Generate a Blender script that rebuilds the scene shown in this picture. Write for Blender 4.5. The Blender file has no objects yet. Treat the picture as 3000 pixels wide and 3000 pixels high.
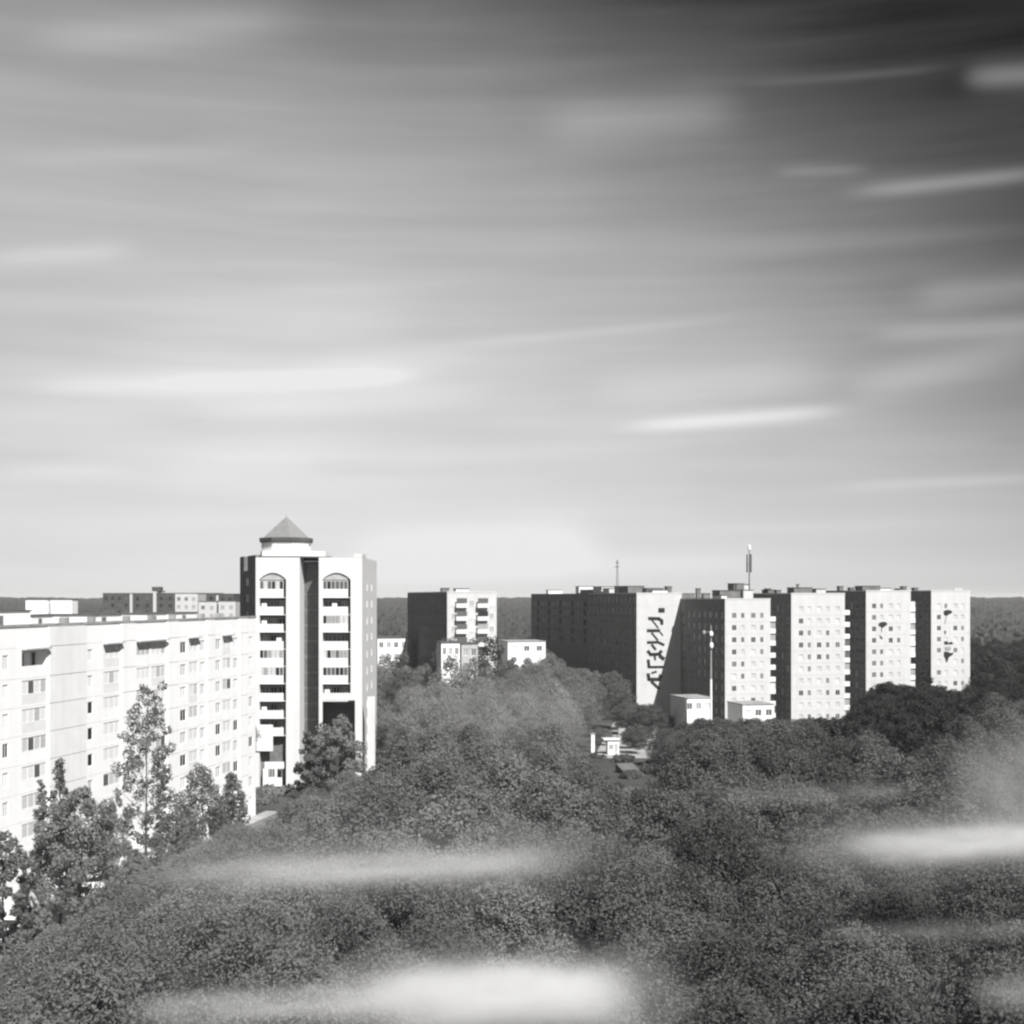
import bpy, math, random
import numpy as np
from mathutils import Vector
R = math.radians
random.seed(7)
RNG = np.random.default_rng(11)
sc = bpy.context.scene
COL = sc.collection

# ------------------------------------------------------------------ camera
CAMZ = 31.0
F = 4000.0            # focal length in pixels of the 3000 px photograph
HOR = 1748.0          # row of the horizon
cd = bpy.data.cameras.new('camera')
cd.sensor_width = 36.0
cd.lens = 36.0 * F / 3000.0
cd.shift_y = (HOR - 1500.0) / 3000.0
cd.clip_start = 0.5
cd.clip_end = 30000.0
cam = bpy.data.objects.new('camera', cd)
COL.objects.link(cam)
cam.location = (0, 0, CAMZ)
cam.rotation_euler = (R(90), 0, 0)
sc.camera = cam

# ------------------------------------------------------------------ view transform
sc.view_settings.view_transform = 'Standard'
sc.view_settings.look = 'None'
sc.view_settings.gamma = 1.0
sc.view_settings.use_curve_mapping = False
sc.view_settings.exposure = 0.62
sc.cycles.filter_width = 2.4
sc.cycles.max_bounces = 8
sc.cycles.volume_bounces = 3
sc.cycles.volume_max_steps = 96

# ------------------------------------------------------------------ sun
SUN_AZ, SUN_EL = R(28), R(45)      # to the right of straight behind the camera
S = Vector((math.sin(SUN_AZ) * math.cos(SUN_EL), -math.cos(SUN_AZ) * math.cos(SUN_EL), math.sin(SUN_EL)))
sd = bpy.data.lights.new('sun', 'SUN')
sd.energy = 5.0
sd.angle = R(0.5)
sd.color = (1.0, 0.99, 0.97)
sun = bpy.data.objects.new('sun', sd)
COL.objects.link(sun)
sun.rotation_euler = S.to_track_quat('Z', 'Y').to_euler()
sun.location = (0, 0, 200)

# ------------------------------------------------------------------ world: monochrome sky, thin veil and streaks of cirrus
def px_dir(px, py):
    u = (px - 1500) / F
    v = (HOR - py) / F
    return math.atan(u), math.atan(v / math.sqrt(1 + u * u))

W = bpy.data.worlds.new('World')
sc.world = W
W.use_nodes = True
nt = W.node_tree
nt.nodes.clear()
L = nt.links.new
def nd(t, **k):
    n = nt.nodes.new(t)
    for a, b in k.items():
        setattr(n, a, b)
    return n
def mth(op, a, b=None, c=None, clamp=False):
    n = nd('ShaderNodeMath', operation=op, use_clamp=clamp)
    for i, v in enumerate((a, b, c)):
        if v is None:
            continue
        if isinstance(v, (int, float)):
            n.inputs[i].default_value = v
        else:
            L(v, n.inputs[i])
    return n.outputs[0]
tc = nd('ShaderNodeTexCoord')
sep = nd('ShaderNodeSeparateXYZ')
L(tc.outputs['Generated'], sep.inputs[0])
az = mth('ARCTAN2', sep.outputs[0], sep.outputs[1])
el = mth('ARCSINE', sep.outputs[2])
ae = nd('ShaderNodeCombineXYZ')
L(az, ae.inputs[0]); L(el, ae.inputs[1])
sky = nd('ShaderNodeTexSky', sky_type='NISHITA', sun_disc=False)
sky.sun_elevation = SUN_EL
sky.sun_rotation = R(180) - SUN_AZ
sky.air_density = 1.0
sky.dust_density = 0.6
srgb = nd('ShaderNodeSeparateColor')
L(sky.outputs[0], srgb.inputs[0])
# deep red filter of black-and-white film: the red of the sky less part of its blue
clear = mth('MAXIMUM', mth('SUBTRACT', mth('MULTIPLY', srgb.outputs[0], 0.05), mth('MULTIPLY', srgb.outputs[2], 0.0165)), 0.006)
azc = mth('MINIMUM', mth('MAXIMUM', az, -0.75), 0.75)
az2 = mth('MULTIPLY', azc, azc)
elp = mth('MAXIMUM', el, 0.0)
t = mth('MINIMUM', mth('DIVIDE', elp, 0.41), 1.1)
tp = mth('POWER', t, mth('MINIMUM', mth('MAXIMUM', mth('ADD', 1.6, mth('MULTIPLY', azc, -1.9)), 0.95), 1.9))
va = mth('ADD', mth('ADD', 0.83, mth('MULTIPLY', azc, -0.36)), mth('MULTIPLY', az2, -1.6))
vb = mth('ADD', mth('ADD', 0.69, mth('MULTIPLY', azc, 0.36)), mth('MULTIPLY', az2, -1.1))
cover = mth('SMOOTH_MAX', mth('SUBTRACT', va, mth('MULTIPLY', tp, mth('MAXIMUM', vb, 0.1))), 0.0, 0.22)
# fine drawn-out cirrus texture
mp = nd('ShaderNodeMapping')
mp.inputs['Rotation'].default_value = (0, 0, R(-4))
mp.inputs['Scale'].default_value = (3.2, 46.0, 1)
L(ae.outputs[0], mp.inputs[0])
nz = nd('ShaderNodeTexNoise')
nz.inputs['Scale'].default_value = 1.0
nz.inputs['Detail'].default_value = 5.0
nz.inputs['Roughness'].default_value = 0.5
L(mp.outputs[0], nz.inputs['Vector'])
cover = mth('ADD', cover, mth('MULTIPLY', mth('MULTIPLY', mth('SUBTRACT', nz.outputs[0], 0.5), 0.42), mth('ADD', mth('MULTIPLY', cover, 0.6), 0.25)))
nz2 = nd('ShaderNodeTexNoise')
nz2.inputs['Scale'].default_value = 5.0
nz2.inputs['Detail'].default_value = 3.0
L(ae.outputs[0], nz2.inputs['Vector'])
cover = mth('ADD', cover, mth('MULTIPLY', mth('MULTIPLY', mth('SUBTRACT', nz2.outputs[0], 0.5), 0.24), mth('ADD', mth('MULTIPLY', cover, 0.6), 0.25)))
K = 3000.0 / 1932.0
STREAKS = [  # x1,y1,x2,y2 (overview pixels), half thickness, strength
    (330, 722, 790, 708, 17, .38), (150, 735, 900, 705, 40, .10), (60, 728, 420, 716, 20, .12),
    (1180, 805, 1590, 774, 15, .36), (1600, 363, 2010, 320, 15, .22), (1460, 324, 1640, 319, 12, .09),
    (1820, 147, 2010, 136, 22, .20), (1020, 238, 1400, 205, 45, .14), (1600, 740, 2000, 635, 40, .17),
    (1640, 632, 2000, 610, 20, .16), (1720, 560, 2000, 535, 30, .14), (880, 645, 1380, 602, 10, .09),
    (1120, 740, 1560, 700, 50, .13), (350, 780, 950, 735, 26, .10), (560, 690, 920, 660, 26, .07),
    (670, 1055, 1130, 1025, 50, .42), (560, 1075, 1500, 1060, 26, .14), (200, 640, 800, 600, 50, .07), (120, 860, 760, 830, 40, .06), (300, 560, 1000, 520, 18, .05), (700, 870, 1400, 830, 20, .05), (1300, 470, 1900, 430, 16, .05), (0, 300, 500, 280, 18, .05), (1150, 1000, 1800, 985, 14, .05), (60, 1000, 500, 985, 18, .05), (1560, 920, 2000, 898, 12, .13), (-60, 495, 260, 466, 20, .12),
    (60, 75, 560, 30, 36, .12), (1400, 160, 1800, 124, 9, .05), (0, 890, 240, 885, 18, .07),
    (300, 895, 620, 870, 40, .07), (-80, 780, 330, 790, 22, .08), (1500, 850, 1900, 830, 16, .05),
]
for (x1, y1, x2, y2, th, amp) in STREAKS:
    a1, e1 = px_dir(x1 * K, y1 * K)
    a2, e2 = px_dir(x2 * K, y2 * K)
    m = nd('ShaderNodeMapping', vector_type='TEXTURE')
    m.inputs['Location'].default_value = ((a1 + a2) / 2, (e1 + e2) / 2, 0)
    m.inputs['Rotation'].default_value = (0, 0, math.atan2(e2 - e1, a2 - a1))
    m.inputs['Scale'].default_value = (math.hypot(a2 - a1, e2 - e1) * 0.5, th * K / F * 1.15, 1)
    L(ae.outputs[0], m.inputs[0])
    dt = nd('ShaderNodeVectorMath', operation='DOT_PRODUCT')
    L(m.outputs[0], dt.inputs[0]); L(m.outputs[0], dt.inputs[1])
    sp_ = nd('ShaderNodeSeparateXYZ'); L(m.outputs[0], sp_.inputs[0])
    x2 = mth('MULTIPLY', sp_.outputs[0], sp_.outputs[0])
    e_x = mth('ADD', mth('SUBTRACT', dt.outputs['Value'], x2), mth('MULTIPLY', mth('MULTIPLY', x2, x2), mth('ADD', mth('MULTIPLY', x2, 0.4), 0.6)))
    g = mth('POWER', 0.2, mth('MINIMUM', e_x, 20.0))
    cover = mth('ADD', cover, mth('MULTIPLY', g, amp))
cover = mth('MINIMUM', mth('MAXIMUM', cover, 0.0), 1.0)
white = 0.54
lum = mth('ADD', mth('MULTIPLY', clear, mth('SUBTRACT', 1.0, cover)), mth('MULTIPLY', cover, white))
# wires carry single values: colour comes from a combine node
cc = nd('ShaderNodeCombineColor')
for i in range(3):
    L(lum, cc.inputs[i])
bg = nd('ShaderNodeBackground')
bg.inputs['Strength'].default_value = 1.0
# Nishita is scaled by 0.05 above, inside the mix with the cloud veil
L(cc.outputs[0], bg.inputs['Color'])
wo = nd('ShaderNodeOutputWorld')
L(bg.outputs[0], wo.inputs['Surface'])

# ------------------------------------------------------------------ materials (black-and-white place: greys only)
def mat(name, v, rough=0.85, var=0.0, scale=3.0, spec=0.3, streak=0.0, zs=1.0):
    m = bpy.data.materials.new(name)
    m.use_nodes = True
    n = m.node_tree
    b = n.nodes['Principled BSDF']
    b.inputs['Roughness'].default_value = rough
    b.inputs['Specular IOR Level'].default_value = spec
    b.inputs['Base Color'].default_value = (v, v, v, 1)
    if var or streak:
        g = n.nodes.new('ShaderNodeTexCoord')
        mpn = n.nodes.new('ShaderNodeMapping')
        mpn.inputs['Scale'].default_value = (1, 1, zs)
        n.links.new(g.outputs['Object'], mpn.inputs[0])
        t1 = n.nodes.new('ShaderNodeTexNoise')
        t1.inputs['Scale'].default_value = scale
        t1.inputs['Detail'].default_value = 5
        t1.inputs['Roughness'].default_value = 0.6
        n.links.new(mpn.outputs[0], t1.inputs['Vector'])
        mr = n.nodes.new('ShaderNodeMapRange')
        mr.inputs['From Min'].default_value = 0.3
        mr.inputs['From Max'].default_value = 0.7
        mr.inputs['To Min'].default_value = v * (1 - var)
        mr.inputs['To Max'].default_value = v * (1 + var * 0.5)
        n.links.new(t1.outputs[0], mr.inputs[0])
        out = mr.outputs[0]
        if streak:
            mp2 = n.nodes.new('ShaderNodeMapping')
            mp2.inputs['Scale'].default_value = (1.3, 1.3, 0.06)
            n.links.new(g.outputs['Object'], mp2.inputs[0])
            t2 = n.nodes.new('ShaderNodeTexNoise')
            t2.inputs['Scale'].default_value = 1.0
            t2.inputs['Detail'].default_value = 6
            n.links.new(mp2.outputs[0], t2.inputs['Vector'])
            r2 = n.nodes.new('ShaderNodeMapRange')
            r2.inputs['From Min'].default_value = 0.45
            r2.inputs['From Max'].default_value = 0.75
            r2.inputs['To Min'].default_value = 1.0
            r2.inputs['To Max'].default_value = 1.0 - streak
            n.links.new(t2.outputs[0], r2.inputs[0])
            mu = n.nodes.new('ShaderNodeMath')
            mu.operation = 'MULTIPLY'
            n.links.new(out, mu.inputs[0]); n.links.new(r2.outputs[0], mu.inputs[1])
            out = mu.outputs[0]
        c = n.nodes.new('ShaderNodeCombineColor')
        for i in range(3):
            n.links.new(out, c.inputs[i])
        n.links.new(c.outputs[0], b.inputs['Base Color'])
    return m

M = {}
M['white'] = mat('white_painted_panel', 0.85, var=0.04, scale=0.35, streak=0.06)
M['endwall'] = mat('whitewashed_end_wall', 0.53, var=0.06, scale=0.4, streak=0.08)
M['greypanel'] = mat('pale_grey_panel', 0.76, var=0.06, scale=0.5, streak=0.08)
M['dark_and_shade'] = mat('shaded_facade_and_dark_hut', 0.17, var=0.3, scale=0.6, streak=0.15)  # shade of the unlit facades put into the colour; also dark roof huts
M['render'] = mat('tower_white_render', 0.63, var=0.05, scale=0.4, streak=0.07)
M['parapet'] = mat('balcony_parapet', 0.72, var=0.08, scale=0.8)
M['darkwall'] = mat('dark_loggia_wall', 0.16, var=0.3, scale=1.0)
M['midwall'] = mat('grey_loggia_wall', 0.42, var=0.2, scale=1.0)
M['felt'] = mat('roofing_felt', 0.10, var=0.4, scale=0.8)
M['palefelt'] = mat('weathered_roof_sheet', 0.32, var=0.4, scale=0.6)
M['metalroof'] = mat('sheet_metal_roof', 0.24, rough=0.5, var=0.15, scale=1.5)
M['darkmetal'] = mat('dark_metal', 0.06, rough=0.6, var=0.2)
M['midmetal'] = mat('galvanised_metal', 0.3, rough=0.5, var=0.2)
M['whitemetal'] = mat('white_enamel', 0.82, rough=0.4, var=0.05)
M['frame'] = mat('window_frame_paint', 0.6, var=0.1)
M['framew'] = mat('window_frame_white', 0.78, var=0.05)
M['g0'] = mat('dark_glass', 0.02, rough=0.15, spec=0.5)
M['g1'] = mat('glass_over_curtain', 0.12, rough=0.2, spec=0.5, var=0.3, scale=2)
M['g2'] = mat('glass_over_pale_curtain', 0.33, rough=0.25, spec=0.5, var=0.2, scale=2)
M['g3'] = mat('glass_over_white_blind', 0.58, rough=0.3, spec=0.4, var=0.1, scale=2)
M['ink'] = mat('dark_wall_paint', 0.02, var=0.6, scale=1.5)
M['inkgrey'] = mat('faded_wall_paint', 0.30, var=0.4, scale=1.5)
M['ground'] = mat('grassy_ground', 0.07, var=0.5, scale=0.08)
M['asphalt'] = mat('asphalt', 0.14, var=0.25, scale=0.3)
M['pale'] = mat('pale_concrete_paving', 0.34, var=0.25, scale=0.4)
def leafmat(name, v, tr):
    m = bpy.data.materials.new(name)
    m.use_nodes = True
    n = m.node_tree; n.nodes.clear()
    oi = n.nodes.new('ShaderNodeObjectInfo')
    g = n.nodes.new('ShaderNodeTexCoord')
    tx = n.nodes.new('ShaderNodeTexNoise'); tx.inputs['Scale'].default_value = .35; tx.inputs['Detail'].default_value = 3
    n.links.new(g.outputs['Object'], tx.inputs['Vector'])
    def mm(op, a, b):
        q = n.nodes.new('ShaderNodeMath'); q.operation = op
        for k, w in enumerate((a, b)):
            if isinstance(w, float): q.inputs[k].default_value = w
            else: n.links.new(w, q.inputs[k])
        return q.outputs[0]
    f = mm('ADD', mm('MULTIPLY', oi.outputs['Random'], .5), mm('ADD', .42, mm('MULTIPLY', tx.outputs[0], .65)))
    out = n.nodes.new('ShaderNodeOutputMaterial')
    ad = n.nodes.new('ShaderNodeAddShader')
    for k, (ty, val) in enumerate((('ShaderNodeBsdfDiffuse', v), ('ShaderNodeBsdfTranslucent', tr))):
        b = n.nodes.new(ty); c = n.nodes.new('ShaderNodeCombineColor')
        vv = mm('MULTIPLY', f, val)
        for q in range(3): n.links.new(vv, c.inputs[q])
        n.links.new(c.outputs[0], b.inputs['Color'])
        n.links.new(b.outputs[0], ad.inputs[k])
    n.links.new(ad.outputs[0], out.inputs['Surface'])
    return m
M['leaf'] = leafmat('green_foliage', .115, .115)
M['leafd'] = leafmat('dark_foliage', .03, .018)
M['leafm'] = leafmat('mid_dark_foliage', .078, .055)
M['leaff'] = leafmat('distant_foliage', .05, .03)
M['h1'] = mat('glass_before_grey_curtain', 0.50, rough=0.25, spec=0.5, var=0.2, scale=2)
M['h2'] = mat('glass_before_light_curtain', 0.60, rough=0.25, spec=0.5, var=0.15, scale=2)
M['h3'] = mat('glass_before_white_curtain', 0.76, rough=0.3, spec=0.5, var=0.08, scale=2)
M['darkfront'] = mat('shade_dark_front_and_eave', 0.075, var=0.3, scale=0.5)  # far fronts carry their facade shade in the colour; also the dark eave
M['bark'] = mat('bark', 0.10, var=0.5, scale=4)
M['barkw'] = mat('birch_bark', 0.45, var=0.5, scale=3)
M['rubber'] = mat('tyre_rubber', 0.03)
M['carwhite'] = mat('white_car_paint', 0.8, rough=0.3, spec=0.5)
M['cargrey'] = mat('grey_car_paint', 0.3, rough=0.3, spec=0.5)

# ------------------------------------------------------------------ mesh helpers
class MB:
    def __init__(self):
        self.v = []; self.f = []
    def quad(self, a, b, c, d):
        i = len(self.v)
        self.v += [tuple(a), tuple(b), tuple(c), tuple(d)]
        self.f.append((i, i + 1, i + 2, i + 3))
        return self
    def box(self, x0, x1, y0, y1, z0, z1):
        i = len(self.v)
        self.v += [(x0, y0, z0), (x1, y0, z0), (x1, y1, z0), (x0, y1, z0),
                   (x0, y0, z1), (x1, y0, z1), (x1, y1, z1), (x0, y1, z1)]
        for f in ((0, 3, 2, 1), (4, 5, 6, 7), (0, 1, 5, 4), (1, 2, 6, 5), (2, 3, 7, 6), (3, 0, 4, 7)):
            self.f.append(tuple(i + k for k in f))
        return self
    def prism(self, pts, z0, z1):
        n = len(pts); i = len(self.v)
        self.v += [(p[0], p[1], z0) for p in pts] + [(p[0], p[1], z1) for p in pts]
        self.f.append(tuple(i + k for k in range(n))[::-1])
        self.f.append(tuple(i + n + k for k in range(n)))
        for k in range(n):
            self.f.append((i + k, i + (k + 1) % n, i + n + (k + 1) % n, i + n + k))
        return self
    def cone(self, pts, z0, apex):
        n = len(pts); i = len(self.v)
        self.v += [(p[0], p[1], z0) for p in pts] + [tuple(apex)]
        self.f.append(tuple(i + k for k in range(n))[::-1])
        for k in range(n):
            self.f.append((i + k, i + (k + 1) % n, i + n))
        return self
    def tube(self, pts, radii, n=8):
        i0 = len(self.v)
        for k, p in enumerate(pts):
            p = Vector(p)
            d = (Vector(pts[min(k + 1, len(pts) - 1)]) - Vector(pts[max(k - 1, 0)])).normalized()
            a = d.orthogonal().normalized(); b = d.cross(a)
            for j in range(n):
                th = 2 * math.pi * j / n
                q = p + (a * math.cos(th) + b * math.sin(th)) * radii[k]
                self.v.append(tuple(q))
        for k in range(len(pts) - 1):
            for j in range(n):
                a = i0 + k * n + j; b = i0 + k * n + (j + 1) % n
                self.f.append((a, b, b + n, a + n))
        self.f.append(tuple(i0 + j for j in range(n))[::-1])
        self.f.append(tuple(i0 + (len(pts) - 1) * n + j for j in range(n)))
        return self
    def ball(self, c, r, n=10, m=6):
        rx, ry, rz = r if isinstance(r, tuple) else (r, r, r)
        i0 = len(self.v)
        self.v.append((c[0], c[1], c[2] - rz))
        for a in range(1, m):
            ph = -math.pi / 2 + math.pi * a / m
            for j in range(n):
                th = 2 * math.pi * j / n
                self.v.append((c[0] + rx * math.cos(ph) * math.cos(th), c[1] + ry * math.cos(ph) * math.sin(th), c[2] + rz * math.sin(ph)))
        self.v.append((c[0], c[1], c[2] + rz))
        top = len(self.v) - 1
        for j in range(n):
            self.f.append((i0, i0 + 1 + (j + 1) % n, i0 + 1 + j))
            e = i0 + 1 + (m - 2) * n
            self.f.append((e + j, e + (j + 1) % n, top))
        for a in range(m - 2):
            for j in range(n):
                p = i0 + 1 + a * n + j; q = i0 + 1 + a * n + (j + 1) % n
                self.f.append((p, q, q + n, p + n))
        return self
    def mesh(self, name, m):
        me = bpy.data.meshes.new(name)
        me.from_pydata(self.v, [], self.f)
        me.materials.append(m)
        me.update()
        return me
    def build(self, name, m, parent=None, **k):
        return put(name, self.mesh(name, m), parent, **k)

def put(name, me, parent=None, loc=None, rz=None):
    o = bpy.data.objects.new(name, me)
    COL.objects.link(o)
    if parent is not None:
        o.parent = parent
    if loc is not None:
        o.location = loc
    if rz is not None:
        o.rotation_euler = (0, 0, rz)
    return o

def tag(o, label=None, cat=None, group=None, kind=None):
    if label: o['label'] = label
    if cat: o['category'] = cat
    if group: o['group'] = group
    if kind: o['kind'] = kind
    return o

def empty(name, loc, rz, label, cat, group=None):
    o = bpy.data.objects.new(name, None)
    o.empty_display_size = 1.0
    COL.objects.link(o)
    o.location = loc
    o.rotation_euler = (0, 0, rz)
    return tag(o, label, cat, group)

def at(px, Y):
    return (px - 1500) / F * Y
def zat(py, Y):
    return CAMZ + (HOR - py) / F * Y

def holed_wall(mb, w, z0, z1, holes, reveal=0.25, y=0.0, joints=None, gap=0.03):
    """front face of a wall in the plane y, with rectangular openings (x0,x1,z0,z1) and reveals going in"""
    xs = sorted({0.0, w, *[h[0] for h in holes], *[h[1] for h in holes]})
    zs = {z0, z1, *[h[2] for h in holes], *[h[3] for h in holes]}
    jz = []
    for j in (joints or []):
        if z0 < j < z1 and not any(h[2] - gap < j < h[3] + gap for h in holes):
            zs |= {j, j + gap}; jz.append(j)
    zs = sorted(zs)
    for zi in range(len(zs) - 1):
        a, b = zs[zi], zs[zi + 1]
        yy = y + 0.05 if any(abs(a - j) < 1e-6 for j in jz) else y
        run = None
        for xi in range(len(xs) - 1):
            c, d = xs[xi], xs[xi + 1]
            mid = ((c + d) / 2, (a + b) / 2)
            inside = any(h[0] < mid[0] < h[1] and h[2] < mid[1] < h[3] for h in holes)
            if inside:
                if run is not None:
                    mb.quad((run, yy, a), (c, yy, a), (c, yy, b), (run, yy, b)); run = None
            elif run is None:
                run = c
        if run is not None:
            mb.quad((run, yy, a), (w, yy, a), (w, yy, b), (run, yy, b))
        if yy != y:
            mb.quad((0, y, a), (w, y, a), (w, yy, a), (0, yy, a))
            mb.quad((0, yy, b), (w, yy, b), (w, y, b), (0, y, b))
    for h in holes:
        r = h[4] if len(h) > 4 else reveal
        x0, x1, c, d = h[:4]
        mb.quad((x0, y, c), (x0, y + r, c), (x0, y + r, d), (x0, y, d))
        mb.quad((x1, y + r, c), (x1, y, c), (x1, y, d), (x1, y + r, d))
        mb.quad((x0, y, d), (x0, y + r, d), (x1, y + r, d), (x1, y, d))
        mb.quad((x0, y + r, c), (x0, y, c), (x1, y, c), (x1, y + r, c))
        mb.quad((x0, y + r, c), (x1, y + r, c), (x1, y + r, d), (x0, y + r, d))

_wcache = {}
def window_mesh(w, h, bars, fm):
    k = ('f', round(w, 2), round(h, 2), bars, fm)
    if k not in _wcache:
        mb = MB(); t = 0.07; y0, y1 = 0.0, 0.08
        mb.box(-w / 2, w / 2, y0, y1, 0, t).box(-w / 2, w / 2, y0, y1, h - t, h)
        mb.box(-w / 2, -w / 2 + t, y0, y1, t, h - t).box(w / 2 - t, w / 2, y0, y1, t, h - t)
        for i in range(bars):
            x = -w / 2 + w * (i + 1) / (bars + 1)
            mb.box(x - t / 2, x + t / 2, y0, y1, t, h - t)
        _wcache[k] = mb.mesh('window', M[fm])
    return _wcache[k]
def pane_mesh(w, h, gm):
    k = ('p', round(w, 2), round(h, 2), gm)
    if k not in _wcache:
        _wcache[k] = MB().box(-w / 2 + 0.05, w / 2 - 0.05, 0.03, 0.05, 0.05, h - 0.05).mesh('pane', M[gm])
    return _wcache[k]
def window(parent, x, y, z, w, h, gm, rz=0.0, bars=1, fm='frame'):
    o = put('window', window_mesh(w, h, bars, fm), parent, (x, y, z), rz)
    put('pane', pane_mesh(w, h, gm), o)
    return o
def pick(p):
    r = random.random(); a = 0
    for k, q in p:
        a += q
        if r < a: return k
    return p[-1][0]

FOOT = []   # building footprints (polygons) for planting

def foot(o, w, d, margin=2.5):
    c, s = math.cos(o.rotation_euler[2]), math.sin(o.rotation_euler[2])
    pts = [(-margin, -margin), (w + margin, -margin), (w + margin, d + margin), (-margin, d + margin)]
    FOOT.append([(o.location[0] + c * x - s * y, o.location[1] + s * x + c * y) for x, y in pts])

def local_s(px, P0, rz):
    u = (px - 1500) / F
    ex, ey = math.cos(rz), math.sin(rz)
    return (u * P0[1] - P0[0]) / (ex - u * ey)

# ------------------------------------------------------------------ ground
gm = MB()
gm.quad((-9000, -300, 0), (9000, -300, 0), (9000, 16000, 0), (-9000, 16000, 0))
tag(gm.build('ground', M['ground']), 'dark grassy ground under the tree canopy', kind='structure')

# ------------------------------------------------------------------ apartment blocks on the right (comb of white end walls)
BROT = math.atan2(0.215, 0.977)
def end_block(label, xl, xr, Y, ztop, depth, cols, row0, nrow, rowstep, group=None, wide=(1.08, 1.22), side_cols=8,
              probs=(('g0', .14), ('g1', .2), ('h1', .3), ('h2', .36)), balc=False, darkset=(), P0=None, wallm='endwall', sidem='dark_and_shade',
              parts=None, skipset=()):
    if P0 is None:
        P0 = (at(xl, Y), Y)
    o = empty('apartment_block', (P0[0], P0[1], 0), BROT, label, 'apartment block', group)
    w = local_s(xr, P0, BROT)
    foot(o, w, depth)
    mb = MB(); holes = []; wins = []
    for ci, cx in enumerate(cols):
        s = local_s(cx, P0, BROT)
        for r in range(nrow):
            z = row0 - r * rowstep - wide[1] / 2
            if z < 0.8 or (ci, r) in skipset: continue
            ww = wide[0] * (0.72 if ci % 2 else 1.0)
            holes.append((s - ww / 2, s + ww / 2, z, z + wide[1]))
            wins.append((s, z, ww, wide[1], 'g0' if (ci, r) in darkset else pick(probs)))
    joints = [row0 - r * rowstep - rowstep / 2 for r in range(nrow)]
    holed_wall(mb, w, 0, ztop, holes, joints=joints)
    mb.quad((w, 0, 0), (w, depth, 0), (w, depth, ztop), (w, 0, ztop))
    mb.quad((w, depth, 0), (0, depth, 0), (0, depth, ztop), (w, depth, ztop))
    mb.build('end_wall', M[wallm], o)
    # the long facade towards the left, its shade put into a dark colour, with its own windows
    sw = MB(); sh = []; swin = []
    for c in range(side_cols):
        yc = 2.0 + c * (depth - 4.0) / max(1, side_cols - 1)
        for r in range(nrow):
            z = row0 - r * rowstep - wide[1] / 2
            if z < 0.8: continue
            sh.append((depth - yc - 0.7, depth - yc + 0.7, z, z + 1.4))
            swin.append((yc, z))
    holed_wall(sw, depth, 0, ztop - 0.01, sh, reveal=0.2)
    # rotate local wall (x along depth reversed) into the x=0 plane
    sw.v = [(-0.02 + y, depth - x, z) for (x, y, z) in sw.v]
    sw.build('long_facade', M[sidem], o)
    MB().box(0, w, 0, depth, ztop, ztop + 0.02).build('roof', M['felt'], o)
    pm = MB()
    pm.box(-0.06, w + 0.06, -0.06, 0.25, ztop + 0.02, ztop + 0.32).box(-0.06, 0.25, 0.25, depth, ztop + 0.02, ztop + 0.30)
    pm.box(w - 0.25, w + 0.06, 0.25, depth, ztop + 0.02, ztop + 0.30)
    pm.build('parapet', M[wallm], o)
    for (s, z, ww, hh, g) in wins:
        window(o, s, 0.10, z, ww, hh, g)
    for (yc, z) in swin:
        window(o, 0.06, yc, z, 1.4, 1.4, pick((('g0', .5), ('g1', .4), ('g2', .1))), rz=R(-90), fm='frame')
    if balc:
        for r in range(nrow):
            z = row0 - r * rowstep - 1.35
            if z < 0.5: continue
            b = MB()
            b.box(w + 0.003, w + 1.45, 0.35, 3.6, z, z + 0.14)
            b.build('balcony', M['parapet'], o)
            k = o.children[-1] if False else None
            bo = COL.objects[-1] if False else None
            p = MB()
            p.box(w + 1.39, w + 1.45, 0.35, 3.6, z + 0.14, z + 1.12).box(w + 0.02, w + 1.39, 0.35, 0.41, z + 0.14, z + 1.12)
            p.build('balcony_parapet', M['parapet'], o)
            if random.random() < 0.55:
                q = MB().box(w + 0.02, w + 1.42, 0.37, 0.40, z + 1.12, z + 2.5)
                q.build('balcony_glazing', M[pick((('g2', .5), ('g3', .3), ('g1', .2)))], o)
    return o, w, P0

def roof_hut(o, x0, x1, y0, y1, z, h, m='dark_and_shade', name='roof_hut', cap=True):
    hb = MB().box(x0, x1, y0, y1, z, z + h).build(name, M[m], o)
    if cap:
        MB().box(x0 - 0.12, x1 + 0.12, y0 - 0.12, y1 + 0.12, z + h, z + h + 0.14).build('hut_roof', M['felt'], hb)
    return hb

# block with a window grid, right of the lettered wall
G1 = 'white end walls of the stepped nine storey row on the right'
b1, w1, P1 = end_block('white end wall with four window columns right of the lettered wall, telecom mast on roof',
                       2124, 2257, 314, zat(1757, 314), 30.2, [2151, 2176, 2207, 2232], zat(1804, 314), 9, 2.80, G1, balc=True,
                       darkset={(0, 1), (0, 2), (0, 3), (2, 2)})
zt1 = zat(1757, 314)
roof_hut(b1, 2.2, 7.6, 9, 14, zt1 + .02, 2.1)
roof_hut(b1, 7.75, 10.2, 8, 12, zt1 + .02, 2.2, 'endwall')
roof_hut(b1, 0.3, 1.6, 3, 9, zt1 + .02, 0.9, 'greypanel')
roof_hut(b1, 8.5, 11.0, 16, 20, zt1 + .02, 3.8)
roof_hut(b1, 11.1, 12.6, 16, 20, zt1 + .02, 3.6, 'endwall')
roof_hut(b1, 0.5, 1.5, 20, 21, zt1 + .02, 2.6, 'dark_and_shade', 'roof_vent')
roof_hut(b1, 1.8, 3.6, 19, 20.4, zt1 + .02, 1.4, 'dark_and_shade', 'roof_vent')
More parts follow.
